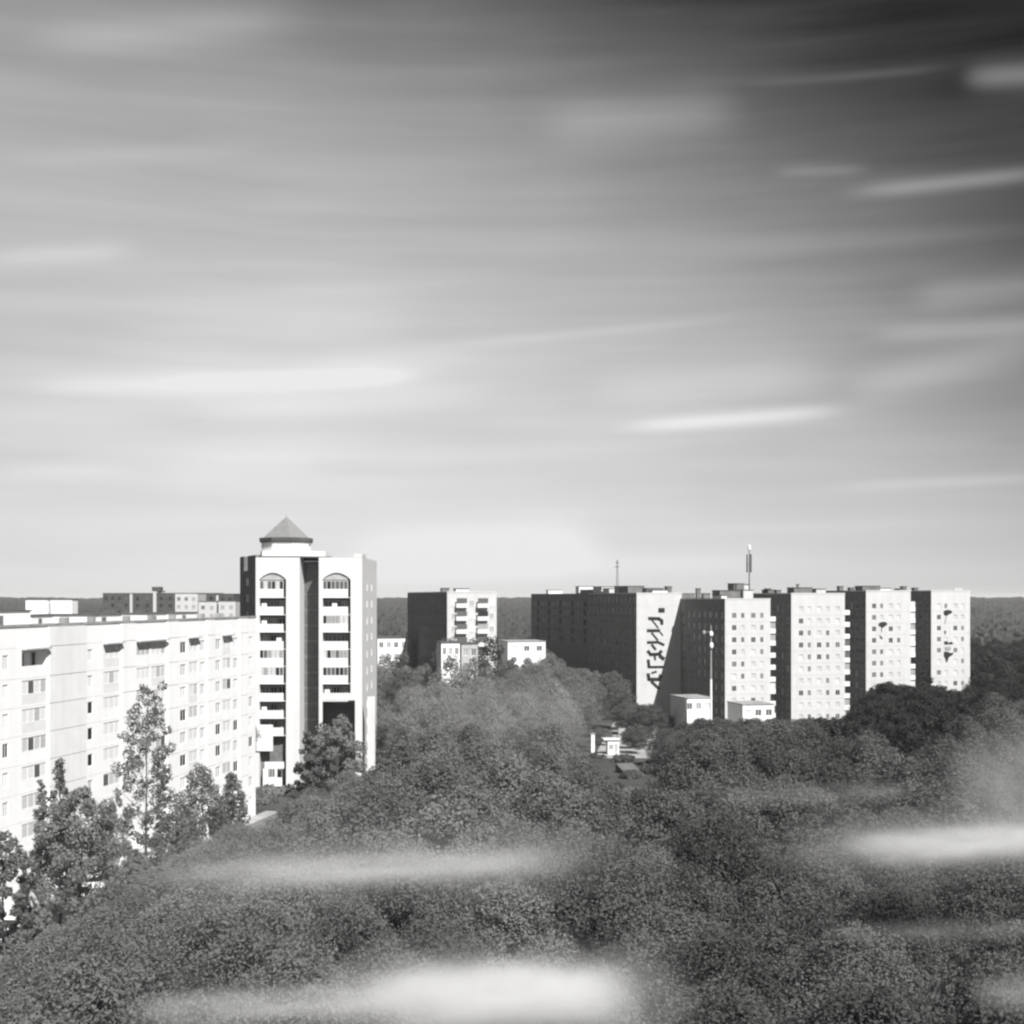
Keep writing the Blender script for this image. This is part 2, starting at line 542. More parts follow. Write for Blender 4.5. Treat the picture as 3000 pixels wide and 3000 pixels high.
# lettered block, set back 30 m behind and touching the long facade
dvec = (-math.sin(BROT), math.cos(BROT))
PL = (P1[0] + dvec[0] * 30.3, P1[1] + dvec[1] * 30.3)
ex, ey = math.cos(BROT), math.sin(BROT)
u0 = (1865 - 1500) / F
s0 = (u0 * PL[1] - PL[0]) / (ex - u0 * ey)
P0 = (PL[0] + s0 * ex, PL[1] + s0 * ey)
b0, w0, _ = end_block('windowless white end wall with dark painted letters climbing it, partly in shadow',
                      1865, 1997, P0[1], zat(1740, 343), 45, [], 30, 9, 2.8, G1, P0=P0, side_cols=12)
zt0 = zat(1740, 343)
roof_hut(b0, 5.5, 9.5, 4, 8, zt0 + .02, .9, 'greypanel')
roof_hut(b0, 9.7, 11.0, 5, 7, zt0 + .02, 1.8, 'dark_and_shade', 'roof_vent')
LZ = lambda X, Yz: (local_s(1850 + X / 5.52, P0, BROT), zat(1730 + Yz / 5.52, P0[1] + 1.0))
def stroke(mb, pts, wpx):
    h = wpx * 1.22 / 5.52 / F * 343 / 2
    for (a, b) in zip(pts[:-1], pts[1:]):
        x0, z0 = LZ(*a); x1, z1 = LZ(*b)
        dx, dz = x1 - x0, z1 - z0
        l = math.hypot(dx, dz) or 1
        ux, uz = dx / l, dz / l
        nx, nz_ = -uz * h, ux * h
        x0 -= ux * h * .6; z0 -= uz * h * .6; x1 += ux * h * .6; z1 += uz * h * .6
        c = [(x0 + nx, z0 + nz_), (x1 + nx, z1 + nz_), (x1 - nx, z1 - nz_), (x0 - nx, z0 - nz_)]
        i = len(mb.v)
        mb.v += [(p[0], -0.05, p[1]) for p in c] + [(p[0], -0.004, p[1]) for p in c]
        for f in ((0, 1, 2, 3), (7, 6, 5, 4), (0, 4, 5, 1), (1, 5, 6, 2), (2, 6, 7, 3), (3, 7, 4, 0)):
            mb.f.append(tuple(i + k for k in f))
LETTERS = [
    ('ink', [([(455, 320), (515, 320)], 62)]),
    ('ink', [([(285, 452), (440, 456), (490, 490), (490, 540)], 44), ([(330, 480), (385, 545), (430, 605)], 22)]),
    ('ink', [([(262, 650), (450, 650)], 40), ([(450, 660), (505, 725)], 20), ([(330, 690), (420, 800)], 28)]),
    ('ink', [([(262, 840), (430, 836), (520, 880)], 36), ([(330, 880), (385, 950)], 34)]),
    ('ink', [([(268, 985), (310, 1036), (440, 1030), (480, 985)], 44), ([(372, 1050), (382, 1118)], 30), ([(465, 1065), (515, 1105)], 52)]),
    ('ink', [([(272, 1130), (282, 1235)], 42), ([(282, 1238), (510, 1238)], 34)]),
    ('ink', [([(270, 1355), (282, 1436), (450, 1440), (470, 1375)], 48), ([(330, 1335), (400, 1312)], 26), ([(325, 1475), (440, 1585)], 40)]),
]
for m_, strokes in LETTERS:
    mb = MB()
    for pts, wp in strokes:
        stroke(mb, pts, wp)
    mb.build('painted_letter', M[m_], b0)

b2, w2, P2 = end_block('tallest white end wall showing nine window rows, with trees at its right foot',
                       2318, 2475, 317, zat(1741, 317), 24, [2347, 2371, 2400, 2425, 2454], zat(1785, 317), 10, 2.79, G1, balc=True,
                       darkset={(0, 2), (2, 3), (3, 3), (2, 4), (3, 4), (0, 7)})
zt2 = zat(1741, 317)
roof_hut(b2, 3.4, 8.0, 6, 10, zt2 + .02, 1.5)
roof_hut(b2, 8.6, 11.0, 5, 9, zt2 + .02, 1.2, 'endwall')
roof_hut(b2, 6.4, 6.9, 11, 11.5, zt2 + .02, 2.3, 'dark_and_shade', 'roof_vent')
roof_hut(b2, -0.0 + 0.3, 2.2, 14, 18, zt2 + .02, 1.0)
b3, w3, P3 = end_block('white end wall with one dark painted flower, above dark trees',
                       2537, 2668, 333, zat(1733, 333), 24, [2561, 2583, 2610, 2633], zat(1776, 333), 10, 2.80, G1, balc=True,
                       darkset={(2, 3), (3, 3), (0, 2)}, skipset={(1, 2), (1, 3)})
zt3 = zat(1733, 333)
roof_hut(b3, 1.6, 6.4, 5, 9, zt3 + .02, 1.3)
roof_hut(b3, 6.6, 9.8, 6, 9, zt3 + .02, .8, 'greypanel')
roof_hut(b3, 10.2, 11.6, 2, 5, zt3 + .02, .6)
b4, w4, P4 = end_block('rightmost white end wall with tall painted flowers down its middle',
                       2728, 2842, 345, zat(1733, 345), 30, [2751, 2771, 2799, 2820], zat(1776, 345), 10, 2.80, G1, balc=False,
                       darkset={(0, 2)}, skipset={(1, 1), (1, 2), (1, 4), (1, 5)})
zt4 = zat(1733, 345)
for i in range(3):
    roof_hut(b4, 7.3 + i * .75, 7.6 + i * .75, 1.0, 1.3, zt4 + .02, .9, 'whitemetal', 'roof_vent', False)
for bb, ww_, zt in ((b2, w2, zt2), (b3, w3, zt3), (b4, w4, zt4)):
    for k in range(2):
        roof_hut(bb, 0.3, 1.4, 9 + k * 6, 10.5 + k * 6, zt + .02, .9 + .4 * k, 'dark_and_shade', 'roof_vent')

def mural(o, P0, Y, polys):
    """flat painted shapes on an end wall, given in zoomed pixels of the photograph"""
    for m_, poly in polys:
        c = [(local_s(2530 + x / 6.0375, P0, BROT), zat(1720 + y / 6.0375, Y)) for x, y in poly]
        n = len(c); mb = MB()
        mb.v = [(x, -0.03, z) for x, z in c] + [(x, -0.004, z) for x, z in c]
        mb.f = [tuple(range(n))] + [(k, (k + 1) % n, n + (k + 1) % n, n + k) for k in range(n)]
        mb.build('painted_flower', M[m_], o)
mural(b3, P3, 334, [('ink', [(258, 670), (280, 630), (340, 612), (400, 622), (425, 655), (385, 690), (345, 712), (318, 745), (308, 705), (275, 695)]),
                    ('ink', [(272, 850), (300, 862), (340, 900), (325, 930), (300, 910)]),
                    ('ink', [(308, 745), (326, 745), (322, 800), (312, 800)])])
mural(b4, P4, 346, [('ink', [(1412, 440), (1435, 412), (1500, 400), (1560, 420), (1565, 455), (1500, 490), (1460, 515), (1420, 490)]),
                    ('inkgrey', [(1450, 515), (1472, 515), (1450, 650), (1425, 650)]),
                    ('ink', [(1425, 780), (1450, 765), (1460, 800), (1435, 850)]),
                    ('ink', [(1415, 960), (1465, 955), (1510, 985), (1550, 965), (1590, 990), (1560, 1015), (1500, 1010), (1440, 1025)]),
                    ('inkgrey', [(1425, 1060), (1540, 1050), (1545, 1120), (1440, 1135)]),
                    ('ink', [(1415, 1150), (1470, 1140), (1540, 1165), (1590, 1160), (1580, 1195), (1510, 1240), (1475, 1330), (1455, 1330), (1440, 1255), (1420, 1230)])])

# ------------------------------------------------------------------ blocks in the middle distance
bc, wc, PC = end_block('distant white end wall with two balcony columns, midway between tower and dark slab',
                       1310, 1455, 300, zat(1737, 300), 62, [], 30, 9, 2.85, None, side_cols=16)
ztc = zat(1737, 300)
for ci, cx in enumerate((1351, 1413)):
    s = local_s(cx, PC, BROT)
    for r in range(9):
        z = zat(1767, 300) - r * 2.85 - 1.0
        if z < 1: continue
        bo = MB().box(s - 1.25, s + 1.25, -1.1, -0.003, z, z + 0.9).build('balcony', M['parapet'], bc)
        MB().box(s - 1.15, s + 1.15, -0.9, -0.85, z + .95, z + 2.1).build('balcony_glazing', M[pick((('g1', .5), ('g2', .3), ('g0', .2)))], bo)
for cx in (1330, 1382, 1440):
    s = local_s(cx, PC, BROT)
    for r in range(9):
        z = zat(1767, 300) - r * 2.85 - .6
        window(bc, s, -0.085, z, 1.1, 1.3, pick((('g2', .4), ('g3', .6))), fm='framew')
roof_hut(bc, 3.0, 6.0, 6, 9, ztc + .02, .9, 'greypanel')
roof_hut(bc, .5, 2.2, 10, 12, ztc + .02, 1.0, 'dark_and_shade', 'roof_vent')
# long slab, the shade of its facade put into the colour
SR = math.atan2(27.7, 100)
def slab(label, px_near, Yn, px_far, Yf, ztop, cols, width=13, group=None):
    A = Vector((at(px_near, Yn), Yn)); B = Vector((at(px_far, Yf), Yf))
    d = (B - A); ln = d.length; rz = math.atan2(d.y, d.x) + math.pi   # local x runs from the far end to the near end, y into the house
    o = empty('slab_block', (B.x, B.y, 0), rz, label, 'apartment block', group)
    foot(o, ln, width)
    mb = MB(); holes = []; wins = []
    for c in range(cols):
        s = 2.2 + c * (ln - 4.4) / (cols - 1)
        for r in range(5):
            z = ztop - 2.2 - r * 2.8 - 1.4
            if c % 4 == 2:
                holes.append((s - 1.5, s + 1.5, z - .2, z + 1.5, .9))
            else:
                holes.append((s - .75, s + .75, z, z + 1.4)); wins.append((s, z))
    holed_wall(mb, ln, 0, ztop, holes)
    mb.quad((ln, 0, 0), (ln, width, 0), (ln, width, ztop), (ln, 0, ztop))
    mb.quad((0, width, 0), (0, 0, 0), (0, 0, ztop), (0, width, ztop))
    mb.quad((ln, width, 0), (0, width, 0), (0, width, ztop), (ln, width, ztop))
    mb.build('facade', M['dark_and_shade'], o)
    MB().box(0, ln, 0, width, ztop, ztop + .25).build('roof', M['felt'], o)
    for (s, z) in wins:
        window(o, s, .1, z, 1.5, 1.4, pick((('g0', .55), ('g1', .4), ('g2', .05))), fm='frame')
    return o, ln
sb, sl = slab('long dark slab block in shade between the central white end wall and the lettered wall', 1905, 366, 1556, 470, zat(1741, 400), 36)
zs_ = zat(1741, 400) + .25
for (f0, f1, h, m_) in ((.10, .12, 1.2, 'greypanel'), (.38, .41, 2.2, 'greypanel'), (.42, .52, 1.1, 'dark_and_shade'), (.53, .60, 2.0, 'endwall'), (.61, .66, 1.4, 'endwall'), (.70, .80, 2.0, 'dark_and_shade'), (.9, .93, 1.3, 'dark_and_shade')):
    roof_hut(sb, sl * f0, sl * f1, 2, 7, zs_, h, m_)

# distant blocks beyond the roof of the left house
GD = 'distant blocks beyond the roof of the long white house'
def far_block(label, Y, segs, depth=14):
    x0 = at(segs[0][0], Y)
    o = empty('far_apartment_block', (x0, Y, 0), 0, label, 'apartment block', GD)
    w = at(segs[-1][1], Y) - x0
    foot(o, w, depth)
    for (a, b, m_, top) in segs:
        xa, xb = at(a, Y) - x0 + .02, at(b, Y) - x0 - .02
        zt = zat(top, Y)
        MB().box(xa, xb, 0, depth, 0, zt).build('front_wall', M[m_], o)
        MB().box(xa - .1, xb + .1, -.1, depth + .1, zt + .003, zt + .25).build('roof', M['felt'], o)
        nc = max(0, int((xb - xa) / 2.6))
        for c in range(nc):
            for r in range(3):
                g_ = 'g0' if m_ == 'darkfront' else 'g2'
                window(o, xa + (xb - xa) * (c + .5) / nc, -.1, zt - 2.6 - r * 2.8, 1.3, 1.4, pick(((g_, .7), ('g1', .3))), fm='darkmetal' if m_ == 'darkfront' else 'frame')
    return o
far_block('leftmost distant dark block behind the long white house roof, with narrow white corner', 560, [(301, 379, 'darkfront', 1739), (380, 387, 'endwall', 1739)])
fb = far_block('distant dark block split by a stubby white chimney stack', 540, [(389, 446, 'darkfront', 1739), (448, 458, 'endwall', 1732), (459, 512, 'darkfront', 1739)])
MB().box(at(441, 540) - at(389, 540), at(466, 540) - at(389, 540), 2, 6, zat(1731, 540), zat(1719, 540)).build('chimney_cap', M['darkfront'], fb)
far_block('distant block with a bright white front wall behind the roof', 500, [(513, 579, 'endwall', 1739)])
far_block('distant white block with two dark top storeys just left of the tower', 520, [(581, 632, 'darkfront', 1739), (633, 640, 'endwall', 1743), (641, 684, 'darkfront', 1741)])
far_block('lower white block in front of the dark topped one, left of the tower', 470, [(582, 634, 'endwall', 1763), (640, 690, 'endwall', 1762)])
for lab, xl, xr in (('far white building on the horizon at the extreme left', 75, 140), ('far white building on the horizon, right of its twin', 148, 211)):
    o = empty('far_building', (at(xl, 900), 900, 0), 0, lab, 'building', 'far white buildings on the left horizon')
    ww_ = at(xr, 900) - at(xl, 900)
    foot(o, ww_, 12)
    MB().box(0, ww_, 0, 12, 0, 28.9).build('wall', M['white'], o)
    MB().box(-.3, ww_ + .3, -.3, 12.3, 28.9, 29.6).build('roof', M['felt'], o)

# ------------------------------------------------------------------ long white panel house on the left
HO = (-52.14, 109.36)
HR = math.atan2(64.0, 12.2)
ho = empty('panel_house', (HO[0], HO[1], 0), HR, 'long white nine storey panel house with loggias, at the left edge', 'apartment block')
HL = local_s(749, HO, HR)
HT, HD = 28.0, 13.0
foot(ho, HL, HD, 3.0)
sx = lambda px: local_s(px, HO, HR)
floors = [0.75 + 2.8 * k for k in range(9)]
mb = MB(); holes = []; wl = []; logs = []
BAYS = [(-330, -260, 'L'), (-230, -205, 'W'), (-150, -90, 'L'), (-60, -40, 'W'), (6, 26, 'W'), (64, 137, 'L'), (257, 272, 'S'), (303, 352, 'L'), (400, 440, 'L'), (443, 485, 'L'),
        (527, 546, 'W'), (553, 580, 'L'), (586, 601, 'W'), (631, 647, 'W'), (652, 677, 'L'), (683, 698, 'W'), (728, 741, 'W')]
for (a, b, kd) in BAYS:
    x0, x1 = sx(a), sx(b)
    for k, z in enumerate(floors):
        if kd == 'L':
            holes.append((x0, x1, z + .02, z + 2.45, 1.25)); logs.append((x0, x1, z, k, a))
        elif kd == 'W':
            holes.append((x0 + .1, x1 - .1, z + .85, z + 2.25, .2)); wl.append((x0 + .1, x1 - .1, z + .85, 1.4, k, a))
        else:
            holes.append((x0, x1, z + .9, z + 2.2, .2)); wl.append((x0, x1, z + .9, 1.3, k, a))
holed_wall(mb, HL, 0, HT, holes, joints=[z - .12 for z in floors[1:]] + [26.0])
mb.quad((HL, 0, 0), (HL, HD, 0), (HL, HD, HT), (HL, 0, HT))
mb.quad((0, HD, 0), (0, 0, 0), (0, 0, HT), (0, HD, HT))
mb.quad((HL, HD, 0), (0, HD, 0), (0, HD, HT), (HL, HD, HT))
mb.build('wall', M['white'], ho)
MB().box(.02, HL - .02, .02, HD - .02, HT, HT + .03).build('roof', M['palefelt'], ho)
mb = MB()
mb.box(-.05, HL + .05, -.07, .2, HT + .03, HT + .30).box(-.05, HL + .05, HD - .25, HD + .05, HT + .03, HT + .38)
mb.build('parapet', M['palefelt'], ho)
# vertical joints: shallow pilasters between the bays give the facade its panel rhythm
for px0, px1 in ((141, 250), (354, 396), (489, 523), (604, 628), (700, 725)):
    x0, x1 = sx(px0), sx(px1)
    zs2 = [0] + [z - .12 for z in floors[1:]] + [26.0, HT - .02]
    for z0, z1 in zip(zs2[:-1], zs2[1:]):
        MB().box(x0, x1, -.16, -.003, z0 + .03, z1 - .03).build('wall_panel', M['greypanel' if px0 == 141 else 'white'], ho)
ovr = {}   # (bay px, floor) -> glass look
for k_ in ((64, 8),): ovr[k_] = 'open'
for (x0, x1, z, k, a) in logs:
    y = 0.02
    p = MB().box(x0 + .003, x1 - .003, y, y + .1, z + .02, z + 1.05).build('loggia_parapet', M['parapet' if random.random() < .4 else 'white'], ho)
    st = ovr.get((a, k)) or pick((('h1', .10), ('h2', .30), ('h3', .60)))
    n = max(1, int(round((x1 - x0) / 1.3)))
    if st == 'open':
        wd = (x1 - x0) / 2 - .3
        window(ho, x0 + .3 + wd / 2, 1.14, z + .75, wd, 1.5, 'g0', bars=1, fm='frame')
        window(ho, x1 - .55, 1.14, z + .1, .8, 2.2, 'g0', bars=0, fm='frame')
    else:
        h = 1.38
        o = put('loggia_window', window_mesh(x1 - x0 - .01, h, n - 1, 'framew'), ho, ((x0 + x1) / 2, y + .01, z + 1.06))
        for i in range(n):
            pw = (x1 - x0) / n
            g = st if random.random() < .7 else pick((('g1', .06), ('h1', .2), ('h3', .74)))
            put('pane', pane_mesh(pw - .06, h, g), o, (-(x1 - x0) / 2 + pw * (i + .5), 0, 0))
DARKW = {(527, 8), (527, 5), (527, 3), (631, 4), (631, 3), (683, 2), (683, 4), (257, 6), (257, 5), (257, 4), (728, 3), (6, 5)}
for (x0, x1, z, h, k, a) in wl:
    g = 'g0' if (a, k) in DARKW else pick((('h1', .12), ('h2', .34), ('h3', .54)))
    window(ho, (x0 + x1) / 2, .06, z, x1 - x0, h, g, bars=1 if a != 257 else 0, fm='framew')
# canopy slabs over the top loggias
for a, b in ((64, 137), (303, 352), (400, 485), (553, 580), (652, 677)):
    MB().box(sx(a) - .1, sx(b) + .1, -.55, -.003, 25.78, 25.92).build('loggia_canopy', M['midwall'], ho)
# doors with porches at the foot
for a in (180, 380, 505, 615):
    x = sx(a)
    pr = MB().box(x - 1.6, x + 1.6, -1.9, -.17, 2.5, 2.7).build('porch', M['greypanel'], ho)
    MB().box(x - 1.6, x - 1.4, -1.9, -1.7, 0, 2.5).box(x + 1.4, x + 1.6, -1.9, -1.7, 0, 2.5).build('porch_post', M['greypanel'], pr)
    MB().box(x - .8, x + .8, -.22, -.17, .1, 2.2).build('door', M['darkmetal'], pr)
# huts on the roof
for (px0, px1, y0, y1, h, m_) in ((62, 205, 4.5, 8.5, 1.45, 'white'), (-120, -10, 3.5, 8, 1.3, 'white'), (222, 280, 5, 8, .9, 'greypanel'), (300, 352, 5, 8, .9, 'white'), (390, 470, 5, 9, .8, 'greypanel'), (520, 575, 4, 8, .8, 'white'), (600, 660, 4, 8, .8, 'greypanel')):
    hb = roof_hut(ho, sx(px0), sx(px1), y0, y1, HT + .03, h, m_)
    w_ = sx(px1) - sx(px0)
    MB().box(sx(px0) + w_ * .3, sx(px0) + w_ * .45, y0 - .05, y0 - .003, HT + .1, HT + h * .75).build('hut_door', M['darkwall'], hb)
for px in (250, 330, 430, 500, 560, 640, 690):
    MB().box(sx(px) - .35, sx(px) + .35, 2.2, 2.9, HT + .03, HT + .75).build('roof_vent', M['palefelt'], ho)

# ------------------------------------------------------------------ round-topped tower with pyramid cupola
TY = 222.0
T0 = at(749, TY)
tw = empty('tower_block', (T0, TY, 0), 0, 'tall white tower with arched balcony columns and a pyramid roofed cupola', 'apartment tower')
TX = lambda px: at(px, TY) - T0
TZ = lambda py: zat(py, TY)
TH = TZ(1633)
xa0, xa1 = TX(760), TX(838)
xb0, xb1 = TX(945), TX(1027)
wA1, wB0, wB1 = TX(878), TX(934), TX(1061)
TD = 24.0
foot(tw, wB1, TD)
rows = [TZ(1714 + 50.6 * k) for k in range(13)]
def arch_fill(mb, x0, x1, zlo, zmid, zhi, y, n=12):
    """wall above a segmental arch"""
    pts = [(x0 + (x1 - x0) * i / n, zlo + (zmid - zlo) * math.sin(math.pi * i / n) ** .8) for i in range(n + 1)]
    for (a, b) in zip(pts[:-1], pts[1:]):
        mb.quad((a[0], y, a[1]), (b[0], y, b[1]), (b[0], y, zhi), (a[0], y, zhi))
        mb.quad((a[0], y, a[1]), (a[0], y + 1.5, a[1]), (b[0], y + 1.5, b[1]), (b[0], y, b[1]))
ztopA = TZ(1698); zmidA = TZ(1678)
mb = MB()
# left wing front: pier left, pier right, wall above arch
def strip(x0, x1, z0, z1, y=0.0):
    mb.quad((x0, y, z0), (x1, y, z0), (x1, y, z1), (x0, y, z1))
strip(0, xa0, 0, TH); strip(xa1, wA1, 0, TH)
strip(xa0, xa1, zmidA, TH)
arch_fill(mb, xa0, xa1, ztopA, zmidA, zmidA, 0.0)
strip(wB0, xb0, 0, TH); strip(xb1, wB1, TZ(2052), TH); strip(xb0, xb1, zmidA, TH)
arch_fill(mb, xb0, xb1, ztopA, zmidA, zmidA, 0.0)
strip(TX(1040), wB1, 0, TZ(2052))
# loggia side cheeks
for x0, x1, zb in ((xa0, xa1, 0), (xb0, xb1, TZ(2030))):
    mb.quad((x0, 0, zb), (x0, 1.5, zb), (x0, 1.5, ztopA), (x0, 0, ztopA))
    mb.quad((x1, 1.5, zb), (x1, 0, zb), (x1, 0, ztopA), (x1, 1.5, ztopA))
# recess and outer sides
mb.quad((wA1, 0, 0), (wA1, 5, 0), (wA1, 5, TH), (wA1, 0, TH))
mb.quad((wB0, 5, 0), (wB0, 0, 0), (wB0, 0, TH), (wB0, 5, TH))
mb.quad((0, TD, 0), (0, 0, 0), (0, 0, TH), (0, TD, TH))
mb.quad((wB1, TD, 0), (0, TD, 0), (0, TD, TH), (wB1, TD, TH))
# underside block of the right wing (closed above the passage)
mb.quad((wB0, 0, TZ(2052)), (xb1, 0, TZ(2052)), (xb1, 7, TZ(2052)), (wB0, 7, TZ(2052)))
strip(xb0, xb1, TZ(2052), TZ(2030))
mb.build('wall', M['render'], tw)
# right flank with small windows
fl = MB(); fh = []; fw = []
for k in range(12):
    for c_, y_ in enumerate((7.5, 15.0)):
        z = rows[k] - .9
        fh.append((y_ - .55, y_ + .55, z, z + 1.3)); fw.append((y_, z))
holed_wall(fl, TD, 0, TH, fh, reveal=.2)
fl.v = [(wB1 - y, x, z) for (x, y, z) in fl.v]
fl.build('flank_wall', M['render'], tw)
for (y_, z) in fw:
    window(tw, wB1 - .06, y_, z, 1.1, 1.3, pick((('g2', .25), ('g3', .75))), rz=R(90), fm='framew')
# recess back: tall dark stair glazing, one pane band per storey
for k in range(14):
    z1 = TH - .6 - k * 2.6
    if z1 < 2: break
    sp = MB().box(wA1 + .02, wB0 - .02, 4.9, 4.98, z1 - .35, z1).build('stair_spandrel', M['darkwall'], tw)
    MB().box(wA1 + .05, wB0 - .05, 4.92, 4.96, z1 - 2.6, z1 - .352).build('stair_glazing', M['g1'], tw)
# loggia backs
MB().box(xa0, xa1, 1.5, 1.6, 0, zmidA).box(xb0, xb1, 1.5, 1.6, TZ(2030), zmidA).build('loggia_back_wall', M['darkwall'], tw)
# arch tympanum, set back a little
for x0, x1 in ((xa0, xa1), (xb0, xb1)):
    MB().box(x0 + .02, x1 - .02, .25, .33, ztopA - .05, zmidA).build('arch_panel', M['midwall'], tw)
glazA = {0: 'g2', 4: 'g2', 5: 'g3', 3: None}
glazB = {2: 'g2', 4: 'g3', 5: 'g1', 0: 'g1'}
for (x0, x1, n, gz, lowpx) in ((xa0, xa1, 9, glazA, 0), (xb0, xb1, 7, glazB, 0)):
    for k in range(n):
        zc = rows[k]
        zo0, zo1 = zc - .72, zc + .72
        pr = MB().box(x0 + .003, x1 - .42, .04, .16, zo0 - 1.37, zo0).build('balcony_parapet', M['parapet'], tw)
        if k < n - 0:
            MB().box(x0 + .003, x1 - .003, .17, 1.49, zo0 - 1.37, zo0 - 1.22).build('balcony_floor', M['midwall'], tw)
        if gz.get(k):
            ng = 6
            pw = (x1 - .42 - x0) / ng
            o = put('balcony_window', window_mesh(x1 - .42 - x0 - .01, 1.40, ng - 1, 'framew'), tw, ((x0 + x1 - .42) / 2, .06, zo0 + .01))
            for i in range(ng):
                g = random.choice(('g0', 'g1', 'g2', 'g3')) if gz[k] != 'g1' else random.choice(('g0', 'g1', 'g1'))
                put('pane', pane_mesh(pw - .1, 1.40, g), o, (-(x1 - .42 - x0) / 2 + pw * (i + .5), 0, 0))
        else:
            for i in range(3):
                window(tw, x0 + .75 + i * 1.35, 1.40, zo0 - 1.0, 1.1, 2.0, random.choice(('g0', 'g0', 'g1', 'g2')), bars=1, fm='frame')
            if random.random() < .5:
                i = random.choice((0, 1, 2))
                MB().box(x0 + .3 + i * 1.2, x0 + 1.1 + i * 1.2, .5, .55, zo0 - .2, zo0 + .55).build('laundry', M['whitemetal'], tw)
# lower storeys of the left wing
MB().box(TX(752), TX(800), -.25, -.003, TZ(2200), TZ(2123)).build('entrance_panel', M['parapet'], tw)
MB().box(TX(775), TX(832), .03, .15, TZ(2252), TZ(2232)).build('balcony_parapet', M['parapet'], tw)
MB().box(TX(770), TX(826), .03, .15, TZ(2304), TZ(2278)).build('balcony_parapet', M['parapet'], tw)
window(tw, TX(797), .05, TZ(2278), .9, 1.45, 'g1', fm='framew')
MB().box(TX(806), TX(812), .03, .15, TZ(2278), TZ(2252)).box(TX(770), TX(786), .03, .15, TZ(2278), TZ(2252)).build('balcony_post', M['parapet'], tw)
# passage wall under the right wing
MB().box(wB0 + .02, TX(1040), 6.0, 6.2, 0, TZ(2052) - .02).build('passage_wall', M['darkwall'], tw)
MB().box(TX(1078), TX(1100), -.9, -.2, 0, TZ(2040)).build('corner_column', M['render'], tw)
# roof slab and low parapets, darker eave line
MB().box(.05, wB1 - .05, 5.05, TD - .05, TH - .01, TH + .02).box(.05, wA1 - .05, .05, 5.05, TH - .01, TH + .02).box(wB0 + .05, wB1 - .05, .05, 5.05, TH - .01, TH + .02).build('roof', M['felt'], tw)
MB().box(TX(1036), wB1, .0, 6, TH + .02, TZ(1622)).build('parapet', M['render'], tw)
# cupola: spreading slab, drum, eave, pyramid
cx, cy = at(839, TY + 6.5) - T0, 6.5
CZ = lambda py: zat(py, TY + 6.5)
def poly(n, r, rot=0.0, sx_=1.0, sy_=1.0):
    return [(cx + r * sx_ * math.cos(rot + 2 * math.pi * i / n), cy + r * sy_ * math.sin(rot + 2 * math.pi * i / n)) for i in range(n)]
z1 = TH + .05
MB().prism([(TX(752), 2.4), (TX(764), .2), (TX(880), .2), (TX(958), 2.2), (TX(958), 11), (TX(752), 11)], z1, z1 + .2).build('cupola_base', M['darkwall'], tw)
MB().prism([(TX(755), 2.5), (TX(766), .6), (TX(878), .6), (TX(946), 2.6), (TX(946), 10.6), (TX(755), 10.6)], z1 + .2, CZ(1618)).build('cupola_terrace', M['greypanel'], tw)
dr = MB().prism(poly(8, 4.2, R(22.5)), CZ(1618), CZ(1591)).build('cupola_drum', M['greypanel'], tw)
for i in range(8):
    a = R(22.5) + 2 * math.pi * (i + .5) / 8
    r_ = 4.2 * math.cos(math.pi / 8)
    window(tw, cx + r_ * math.cos(a), cy + r_ * math.sin(a), CZ(1613), 2.2, .9, 'g3', rz=a + R(90), fm='framew')
MB().prism(poly(8, 4.45, R(22.5)), CZ(1591), CZ(1588)).prism(poly(8, 4.55, R(22.5)), CZ(1588), CZ(1577)).build('cupola_eave', M['darkfront'], tw)
MB().cone(poly(4, 3.9, R(18)), CZ(1577), (cx, cy, CZ(1513))).build('pyramid_roof', M['metalroof'], tw)
MB().tube([(cx, cy, CZ(1514)), (cx, cy, CZ(1506))], [.06, .03], 6).build('finial', M['midmetal'], tw)
# shaded stair wing behind, turned to the left
Q0 = (TX(748) - .3, 2.0); Q1 = (at(703, 236) - T0, 14.0)
def lerp(t): return (Q0[0] + (Q1[0] - Q0[0]) * t, Q0[1] + (Q1[1] - Q0[1]) * t)
zn = zat(1672, 230); zt_ = zat(1629, 230)
back = (1.0, 16.0)
MB().prism([Q0, (0.5, 3.0), (0.5, 16.0), Q1], 0, zn).build('stair_wing', M['dark_and_shade'], tw)
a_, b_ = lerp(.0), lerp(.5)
MB().prism([a_, (a_[0] + 2.5, a_[1] + 1), (b_[0] + 2.5, b_[1] + 1), b_], zn + .003, zt_).build('stair_wing_head', M['dark_and_shade'], tw)
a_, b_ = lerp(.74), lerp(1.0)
MB().prism([a_, (a_[0] + 2.5, a_[1] + 1), (b_[0] + 2.5, b_[1] + 1), b_], zn + .003, zt_).build('stair_wing_head', M['dark_and_shade'], tw)
for k in range(11):
    p = lerp(.5)
    z = zn - 2.5 - 2.8 * k
    if z < 1: break
    an = math.atan2(Q1[1] - Q0[1], Q1[0] - Q0[0])
    window(tw, p[0] - .06, p[1] - .03, z, 1.6, 1.2, 'g0', rz=an + math.pi, fm='frame')

